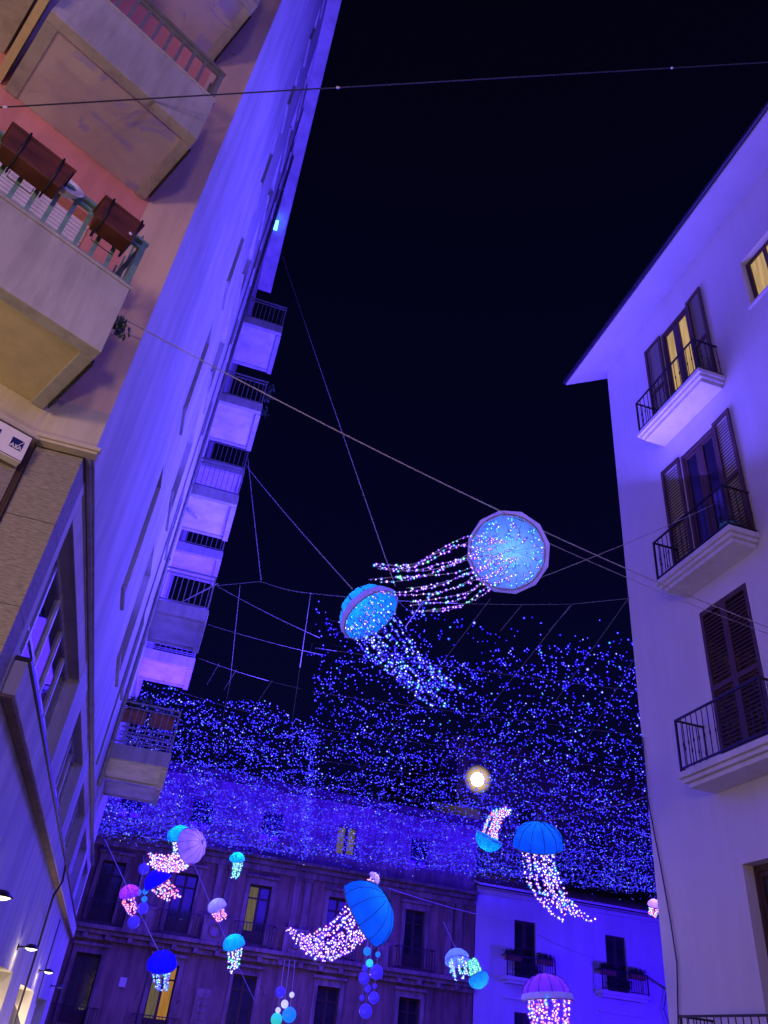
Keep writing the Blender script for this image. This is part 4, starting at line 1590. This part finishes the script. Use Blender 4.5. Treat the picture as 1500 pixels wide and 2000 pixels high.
# ================================================================== JELLYFISH LANTERNS
fabric('cloth_pale_blue', (0.45, 0.62, 0.95), 0.55)
fabric('cloth_cyan', (0.05, 0.50, 0.95), 0.6)
fabric('cloth_azure', (0.015, 0.20, 0.95), 0.6)
fabric('cloth_blue', (0.03, 0.02, 0.95), 0.6)
fabric('cloth_violet', (0.22, 0.07, 0.85), 0.6)
fabric('cloth_lilac', (0.42, 0.30, 0.85), 0.6)
fabric('cloth_teal', (0.02, 0.42, 0.72), 0.6)
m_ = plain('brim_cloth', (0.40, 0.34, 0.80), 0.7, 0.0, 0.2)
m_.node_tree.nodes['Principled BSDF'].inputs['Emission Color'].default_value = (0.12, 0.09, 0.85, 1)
m_.node_tree.nodes['Principled BSDF'].inputs['Emission Strength'].default_value = 0.5  # glow put into the cloth, since the lamp inside misses the brim
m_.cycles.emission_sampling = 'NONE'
JG = 'jellyfish lanterns hanging over the street'


def jelly(label, c, Rb, axis, cloth, lamp_col, energy, paths, mats, wts, brim=0.0, hgt=0.85, big=True, spacing=0.055, bulb_r=0.011, jit=0.010, wire='cable_black'):
    """paths: list of (centre line points, start radius, end radius)."""
    c, ax = Vector(c), Vector(axis).normalized()
    t_ = thing('jellyfish_lantern', label, 'lantern', c, JG)
    a = ax.orthogonal().normalized()
    b = ax.cross(a)
    seg = 24
    r0_ = np.random.default_rng(int(Rb * 977))
    # scalloped dome of twelve gores
    prof = []
    for i in range(11):
        t = -0.12 + (math.pi / 2 + 0.12) * i / 10
        prof.append((Rb * math.cos(t) if i < 10 else 0.0, Rb * hgt * math.sin(t)))
    vs, fs = [], []
    for r, h in prof:
        for j in range(seg):
            g_ = 1.0 if j % 2 == 0 else 0.955
            an = 2 * math.pi * j / seg
            vs.append(c + ax * h + (a * math.cos(an) + b * math.sin(an)) * max(r * g_, 1e-4))
    for i in range(len(prof) - 1):
        for j in range(seg):
            j2 = (j + 1) % seg
            fs.append((i * seg + j, i * seg + j2, (i + 1) * seg + j2, (i + 1) * seg + j))
    d = MB()
    d.add(vs, fs, False)
    bell = part('bell', d, cloth, t_)
    rib = MB()
    if big:
        for j in range(0, seg, 2):
            rb = MB()
            rb.tube([vs[i * seg + j] + (vs[i * seg + j] - c).normalized() * 0.004 for i in range(len(prof))], 0.0055, 4, False)
            part('rib', rb, 'cable_black', bell)
    rg = MB()
    ring = [c + (a * math.cos(2 * math.pi * j / 32) + b * math.sin(2 * math.pi * j / 32)) * Rb * 1.0 - ax * 0.10 * Rb for j in range(33)]
    rg.tube(ring, 0.008 if big else 0.012, 6)
    part('hoop', rg, 'grey_metal', t_)
    if brim:
        bm = MB()
        n_ = 12
        for j in range(n_):
            a0, a1 = 2 * math.pi * j / n_, 2 * math.pi * (j + 1) / n_
            e0, e1 = a * math.cos(a0) + b * math.sin(a0), a * math.cos(a1) + b * math.sin(a1)
            i0, i1 = c + e0 * Rb * 0.985 - ax * 0.10 * Rb, c + e1 * Rb * 0.985 - ax * 0.10 * Rb
            o0, o1 = c + e0 * Rb * (1 + brim) - ax * Rb * 0.02, c + e1 * Rb * (1 + brim) - ax * Rb * 0.02
            u0, u1 = o0 + ax * Rb * 0.16 - e0 * Rb * 0.06, o1 + ax * Rb * 0.16 - e1 * Rb * 0.06
            bm.quad(i0, i1, o1, o0)
            bm.quad(o0, o1, u1, u0)
        part('brim', bm, 'brim_cloth', t_)
    if brim > 0.07:
        nb_ = 110
        th_ = r0_.uniform(0, 6.283, nb_)
        te = r0_.uniform(0.02, 1.2, nb_)
        q_ = np.array([np.array(c + ax * (Rb * hgt * 0.93 * math.sin(t)) + (a * math.cos(p) + b * math.sin(p)) * (Rb * 0.90 * math.cos(t))) for t, p in zip(te, th_)])
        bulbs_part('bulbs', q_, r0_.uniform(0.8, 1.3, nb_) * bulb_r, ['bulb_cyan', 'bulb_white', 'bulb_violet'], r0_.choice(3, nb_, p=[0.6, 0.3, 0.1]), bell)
    hk = MB()
    top = c + ax * Rb * hgt
    hk.tube([top - ax * 0.02, top + ax * 0.05, top + ax * 0.04 + UP * 0.10], 0.008, 5)
    part('hook', hk, 'grey_metal', t_)
    point_light('lantern_glow', c + ax * Rb * 0.32, energy, lamp_col, Rb * 0.12)
    r_ = np.random.default_rng(abs(hash(label)) % 1000 if False else len(label) * 13 + int(Rb * 1000))
    for pts, r0, r1, ns in paths:
        P = [Vector(p) for p in pts]
        # resample the centre line smoothly
        fine = []
        for i in range(len(P) - 1):
            p0, p1, p2, p3 = P[max(i - 1, 0)], P[i], P[i + 1], P[min(i + 2, len(P) - 1)]
            for s_ in range(6):
                t = s_ / 6
                fine.append(0.5 * ((2 * p1) + (p2 - p0) * t + (2 * p0 - 5 * p1 + 4 * p2 - p3) * t * t + (3 * p1 - p0 - 3 * p2 + p3) * t ** 3))
        fine.append(P[-1])
        for k_ in range(ns):
            th = 2 * math.pi * (k_ + r_.uniform(-0.3, 0.3)) / ns
            e = a * math.cos(th) + b * math.sin(th)
            rr = math.sqrt(r_.uniform(0.25, 1.0))
            nlast = len(fine) - int(r_.integers(0, max(2, len(fine) // 4)))
            line = []
            ph_ = r_.uniform(0, 6.28)
            for i in range(nlast):
                f_ = i / (len(fine) - 1)
                rad_ = (r0 * (1 - f_) + r1 * f_) * rr
                wob = (a * math.sin(ph_ + f_ * 7) + b * math.cos(ph_ * 1.7 + f_ * 6)) * (0.05 + 0.10 * f_) * max(r0, r1)
                line.append(fine[i] + e * rad_ + wob)
            tb_ = MB()
            tb_.tube(line, 0.0042, 4, False)
            tn = part('tentacle', tb_, wire, t_)
            bp_ = []
            for i in range(len(line) - 1):
                L = (line[i + 1] - line[i]).length
                m_ = max(1, int(L / spacing + r_.uniform(0, 1)))
                for q in range(m_):
                    x = line[i].lerp(line[i + 1], r_.uniform(0, 1))
                    bp_.append(np.array(x) + r_.normal(0, jit, 3))
            wv = np.array(wts, float)
            mi = r_.choice(len(mats), len(bp_), p=wv / wv.sum())
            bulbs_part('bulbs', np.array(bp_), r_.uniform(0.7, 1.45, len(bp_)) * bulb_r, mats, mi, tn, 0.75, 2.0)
    return t_


# 1 the largest, open side towards the street
jelly('largest lantern, pale bell open towards us with a faceted lilac brim, on the thick cable',
      (3.070, 6.674, 6.354), 0.42, (0.506, 0.656, 0.560), 'cloth_pale_blue', (0.18, 0.55, 1.0), 6.5,
      [([(2.996, 6.744, 6.394), (2.587, 6.496, 6.164), (2.255, 6.520, 5.940), (1.973, 6.582, 5.794), (1.567, 6.553, 5.725)], 0.22, 0.03, 5),
       ([(3.061, 6.748, 6.346), (2.657, 6.579, 6.003), (2.342, 6.647, 5.793), (1.975, 6.720, 5.669), (1.439, 6.708, 5.517)], 0.20, 0.06, 6),
       ([(3.146, 6.793, 6.225), (2.855, 6.616, 5.917), (2.615, 6.732, 5.691), (2.301, 6.806, 5.553), (1.985, 6.854, 5.433)], 0.18, 0.05, 5)],
      ['bulb_violet', 'bulb_warm', 'bulb_cyan', 'bulb_green', 'bulb_white'], [6, 1.4, 1.6, 0.9, 1.2], brim=0.13, hgt=0.8, bulb_r=0.0085, spacing=0.05, jit=0.005, wire='cable_pale')
# 2 cyan bell tilted to the lower right
jelly('cyan lit lantern with blue tentacles trailing down to the right, below the largest one',
      (2.220, 9.396, 6.660), 0.44, (-0.539, 0.358, 0.763), 'cloth_cyan', (0.12, 0.62, 1.0), 11,
      [([(2.213, 9.359, 6.624), (2.475, 9.178, 6.291), (2.784, 9.134, 5.967), (3.095, 9.039, 5.709), (3.371, 8.976, 5.498)], 0.34, 0.20, 12),
       ([(2.087, 9.446, 6.513), (2.322, 9.319, 6.085), (2.682, 9.227, 5.833), (3.026, 9.119, 5.580), (3.245, 9.060, 5.409)], 0.24, 0.10, 7)],
      ['bulb_blue', 'bulb_cyan', 'bulb_white', 'bulb_deep'], [4, 2, 1.6, 3], brim=0.08, bulb_r=0.0105, spacing=0.055)
# 3 tall blue bell with warm tentacles
jelly('tall azure umbrella lantern with long warm white tentacles swinging to the right',
      (6.798, 13.384, 5.040), 0.46, (-0.207, -0.433, 0.877), 'cloth_azure', (0.15, 0.5, 1.0), 10,
      [([(6.791, 13.391, 5.022), (6.835, 13.449, 4.694), (6.922, 13.474, 4.374), (7.135, 13.422, 4.070), (7.334, 13.347, 3.889)], 0.32, 0.22, 12),
       ([(6.875, 13.358, 4.986), (6.968, 13.397, 4.621), (7.163, 13.369, 4.271), (7.442, 13.264, 4.015), (7.692, 13.145, 3.879)], 0.22, 0.12, 6)],
      ['bulb_warm', 'bulb_violet', 'bulb_white', 'bulb_cyan'], [4, 2, 2.4, 0.8], bulb_r=0.0155, spacing=0.12)
# 4 tilted blue umbrella in the lower middle
jelly('tilted azure umbrella lantern with a long pinkish tail curling left, lower middle',
      (3.745, 13.565, 3.498), 0.53, (0.662, -0.493, 0.565), 'cloth_azure', (0.15, 0.5, 1.0), 13,
      [([(3.745, 13.565, 3.498), (3.517, 13.654, 3.289), (3.231, 13.751, 3.054), (2.915, 13.826, 3.004), (2.519, 13.887, 3.162)], 0.36, 0.06, 16),
       ([(3.809, 13.562, 3.394), (3.620, 13.644, 3.140), (3.335, 13.741, 2.907), (3.017, 13.816, 2.886), (2.754, 13.860, 3.000)], 0.22, 0.10, 8)],
      ['bulb_warm', 'bulb_violet', 'bulb_pink', 'bulb_white'], [5, 3, 0.5, 1.6], bulb_r=0.0155, spacing=0.13)
# 5 violet bell at the bottom right
jelly('violet domed lantern with dense pink tentacles at the lower right',
      (6.874, 13.290, 2.667), 0.41, (-0.083, 0.069, 0.994), 'cloth_violet', (0.55, 0.25, 1.0), 9,
      [([(6.851, 13.245, 2.664), (6.791, 13.125, 2.413), (6.774, 13.034, 2.176), (6.753, 12.941, 1.914)], 0.33, 0.26, 18)],
      ['bulb_pink', 'bulb_warm', 'bulb_violet', 'bulb_white', 'bulb_cyan'], [4, 3, 3, 1, 0.5], brim=0.06, bulb_r=0.017, spacing=0.07)
# 6 lilac bell with fringe, lower left
jelly('large pale lilac ribbed lantern with a wide white and pink fringe, left of the street',
      (1.190, 21.613, 5.533), 0.44, (0.672, -0.706, 0.224), 'cloth_lilac', (0.7, 0.5, 1.0), 7,
      [([(1.163, 21.649, 5.338), (0.953, 21.698, 5.107), (0.619, 21.718, 5.059), (0.292, 21.713, 5.128)], 0.20, 0.20, 14),
       ([(1.249, 21.666, 5.209), (1.070, 21.708, 5.007), (0.727, 21.725, 4.993), (0.401, 21.730, 5.015)], 0.10, 0.08, 8)],
      ['bulb_warm', 'bulb_pink', 'bulb_white'], [5, 2, 2], bulb_r=0.021, spacing=0.085, big=True)
# 7 cyan one behind it
jelly('cyan domed lantern half hidden behind the large lilac one',
      (0.976, 24.543, 6.259), 0.36, (-0.280, -0.428, 0.859), 'cloth_teal', (0.2, 0.8, 1.0), 9,
      [([(0.997, 24.557, 6.180), (1.067, 24.601, 5.919), (0.995, 24.651, 5.640)], 0.22, 0.16, 8)],
      ['bulb_white', 'bulb_warm', 'bulb_green'], [3, 3, 1], bulb_r=0.022, spacing=0.10, big=False)
# 8 upside down one among the net
jelly('cyan bowl shaped lantern turned upside down, its pink and white tail rising',
      (8.569, 19.649, 6.549), 0.36, (-0.250, 0.434, -0.865), 'cloth_teal', (0.15, 0.75, 1.0), 7,
      [([(8.585, 19.623, 6.623), (8.617, 19.544, 6.869), (8.709, 19.434, 7.121), (8.969, 19.267, 7.287)], 0.25, 0.10, 13)],
      ['bulb_warm', 'bulb_pink', 'bulb_cyan', 'bulb_white'], [3, 2.5, 2, 2], bulb_r=0.02, spacing=0.09, big=False)
# small ones, each with its own look
small = [
    ('small teal lantern with green tentacles just under the light net', (3.407, 30.345, 6.945), 0.28, (-0.183, -0.460, 0.869), 'cloth_teal', (0.2, 0.8, 1.0), 7, [(3.422, 30.355, 6.880), (3.465, 30.394, 6.618), (3.472, 30.436, 6.353)], 0.2, 0.14, ['bulb_green', 'bulb_cyan', 'bulb_white'], [3, 2, 1]),
    ('small blue and lilac lantern with pink tentacles, second on the slanting cable', (2.776, 27.655, 4.992), 0.3, (-0.509, -0.328, 0.796), 'cloth_lilac', (0.4, 0.6, 1.0), 6, [(2.805, 27.658, 4.937), (2.908, 27.667, 4.777), (2.985, 27.672, 4.657)], 0.2, 0.16, ['bulb_pink', 'bulb_warm', 'bulb_violet'], [3, 2, 1]),
    ('azure lantern with white and green tentacles, lowest on the slanting cable', (3.276, 25.693, 3.868), 0.32, (-0.403, -0.379, 0.833), 'cloth_teal', (0.12, 0.6, 1.0), 8, [(3.304, 25.695, 3.806), (3.380, 25.707, 3.531), (3.403, 25.725, 3.228)], 0.22, 0.1, ['bulb_white', 'bulb_green', 'bulb_warm'], [3, 2, 2]),
    ('deep blue lantern with pale blue tentacles in front of the lit palazzo window', (1.340, 24.920, 3.086), 0.4, (-0.161, -0.509, 0.845), 'cloth_blue', (0.1, 0.08, 1.0), 9, [(1.359, 24.923, 3.016), (1.441, 24.931, 2.763), (1.574, 24.933, 2.518)], 0.3, 0.16, ['bulb_cyan', 'bulb_blue', 'bulb_white'], [3, 2, 1]),
    ('violet lantern with red and pink tentacles beside the far left balcony', (0.026, 26.800, 4.878), 0.3, (-0.328, -0.410, 0.851), 'cloth_violet', (0.9, 0.2, 0.9), 9, [(0.042, 26.807, 4.824), (0.141, 26.834, 4.590), (0.253, 26.857, 4.360)], 0.24, 0.16, ['bulb_pink', 'bulb_warm', 'bulb_violet'], [4, 2, 1]),
    ('dark blue lantern with red and white tentacles under the lilac one', (0.694, 24.752, 5.041), 0.38, (-0.620, -0.259, 0.741), 'cloth_blue', (0.1, 0.06, 1.0), 7, [(0.770, 24.759, 4.973), (0.998, 24.771, 4.822), (1.281, 24.777, 4.679)], 0.3, 0.18, ['bulb_pink', 'bulb_warm', 'bulb_cyan'], [3, 3, 1]),
    ('round white sparkling lantern in front of the palazzo edge', (9.932, 24.967, 4.245), 0.38, (-0.035, 0.370, 0.928), 'cloth_pale_blue', (0.3, 0.4, 1.0), 6, [(9.934, 24.969, 4.218), (9.991, 24.965, 4.037), (10.032, 24.965, 3.856)], 0.32, 0.26, ['bulb_white', 'bulb_cyan', 'bulb_green'], [5, 2, 1]),
    ('blue lantern seen on its crown, green tentacles rising behind it', (10.539, 24.756, 3.854), 0.32, (0.330, -0.412, -0.849), 'cloth_cyan', (0.15, 0.4, 1.0), 6, [(10.491, 24.767, 3.955), (10.409, 24.784, 4.132), (10.342, 24.796, 4.285)], 0.2, 0.12, ['bulb_green', 'bulb_cyan'], [4, 1]),
    ('tiny lilac lantern with pinkish tentacles at the corner of the right building', (18.293, 26.901, 7.143), 0.24, (-0.133, -0.473, 0.871), 'cloth_lilac', (0.7, 0.5, 1.0), 7, [(18.279, 26.924, 7.076), (18.266, 26.966, 6.910), (18.281, 26.974, 6.813)], 0.2, 0.16, ['bulb_pink', 'bulb_warm', 'bulb_green'], [3, 3, 1]),
    ('tiny pale lilac lantern with pinkish tentacles above the tilted azure umbrella', (8.860, 31.284, 7.238), 0.26, (0.645, -0.283, 0.710), 'cloth_lilac', (0.6, 0.6, 1.0), 7, [(8.809, 31.306, 7.197), (8.623, 31.387, 7.035), (8.462, 31.463, 6.840)], 0.16, 0.14, ['bulb_pink', 'bulb_warm', 'bulb_white'], [3, 3, 1]),
]
for lab, c, Rb, ax, cl, lc, en, path, r0, r1, ms, ws in small:
    jelly(lab, c, Rb, ax, cl, lc, en, [(path, r0, r1, 9)], ms, ws, big=False, bulb_r=0.022, spacing=0.085)

# strings of glowing globes
def globe_mat(name, c, e):
    m = plain(name, c, 0.35, 0.0, 0.2)
    b = m.node_tree.nodes['Principled BSDF']
    b.inputs['Emission Color'].default_value = (*c, 1)
    b.inputs['Emission Strength'].default_value = e
    m.cycles.emission_sampling = 'NONE'


globe_mat('globe_blue', (0.055, 0.03, 0.75), 0.55)
globe_mat('globe_cyan', (0.03, 0.60, 0.85), 1.0)
globe_mat('globe_azure', (0.01, 0.20, 0.90), 0.9)
globe_mat('globe_green', (0.03, 0.62, 0.45), 0.8)
globe_mat('globe_white', (0.60, 0.62, 0.95), 0.9)


def globes(label, items, top):
    """items: (centre, radius, material), highest first."""
    t_ = thing('globe_pendant', label, 'hanging lamp', top, 'strings of glowing globes')
    cd = MB()
    cd.tube([top] + [i[0] for i in items], 0.010, 5)
    part('cord', cd, 'cable_pale', t_)
    for c, r, m in items:
        b = MB()
        b.ball(c, r, 18, 12)
        part('globe', b, m, t_)


globes('globe string with a dark blue balloon and an azure balloon, left of the middle cluster', [((6.523, 22.979, 3.929), 0.104, 'globe_azure'), ((6.524, 23.016, 3.522), 0.074, 'globe_blue'), ((6.527, 23.033, 3.298), 0.148, 'globe_blue'), ((6.532, 23.060, 2.858), 0.067, 'globe_blue')], (6.491, 22.905, 4.638))
globes('globe string led by a bright cyan ball, ending in the largest blue globe', [((6.625, 22.975, 3.664), 0.096, 'globe_cyan'), ((6.648, 23.013, 3.078), 0.089, 'globe_blue'), ((6.658, 23.037, 2.575), 0.170, 'globe_blue')], (6.599, 22.873, 4.649))
globes('globe string with three blue globes, right of the middle cluster', [((6.810, 22.900, 3.887), 0.067, 'globe_azure'), ((6.823, 22.934, 3.471), 0.178, 'globe_blue'), ((6.822, 22.957, 3.154), 0.059, 'globe_blue'), ((6.828, 22.972, 2.889), 0.141, 'globe_blue')], (6.787, 22.815, 4.669))
globes('short globe string ending in a green globe at the bottom', [((4.444, 23.556, 2.760), 0.133, 'globe_blue'), ((4.451, 23.571, 2.363), 0.067, 'globe_white'), ((4.448, 23.577, 2.162), 0.148, 'globe_green')], (4.415, 23.514, 3.494))
globes('globe string with a white bead above an azure globe at the bottom', [((4.741, 23.500, 2.735), 0.067, 'globe_white'), ((4.753, 23.514, 2.294), 0.178, 'globe_azure')], (4.681, 23.460, 3.524))
globes('single pearly globe on a short cord between the two bottom globes', [((4.595, 23.538, 2.514), 0.096, 'globe_white')], (4.548, 23.488, 3.509))
globes('globe string of small azure beads left of the far balcony lanterns', [((0.265, 26.790, 4.953), 0.092, 'globe_azure'), ((0.464, 26.780, 5.009), 0.083, 'globe_azure'), ((0.491, 26.805, 4.804), 0.083, 'globe_azure'), ((0.515, 26.832, 4.559), 0.166, 'globe_blue')], (0.247, 26.708, 5.555))
globes('lone deep blue globe under the violet lantern', [((0.353, 26.875, 4.170), 0.183, 'globe_blue')], (0.319, 26.859, 4.341))
globes('deep blue globe behind the dark blue lantern', [((0.259, 27.690, 5.746), 0.173, 'globe_blue')], (0.149, 27.631, 6.131))
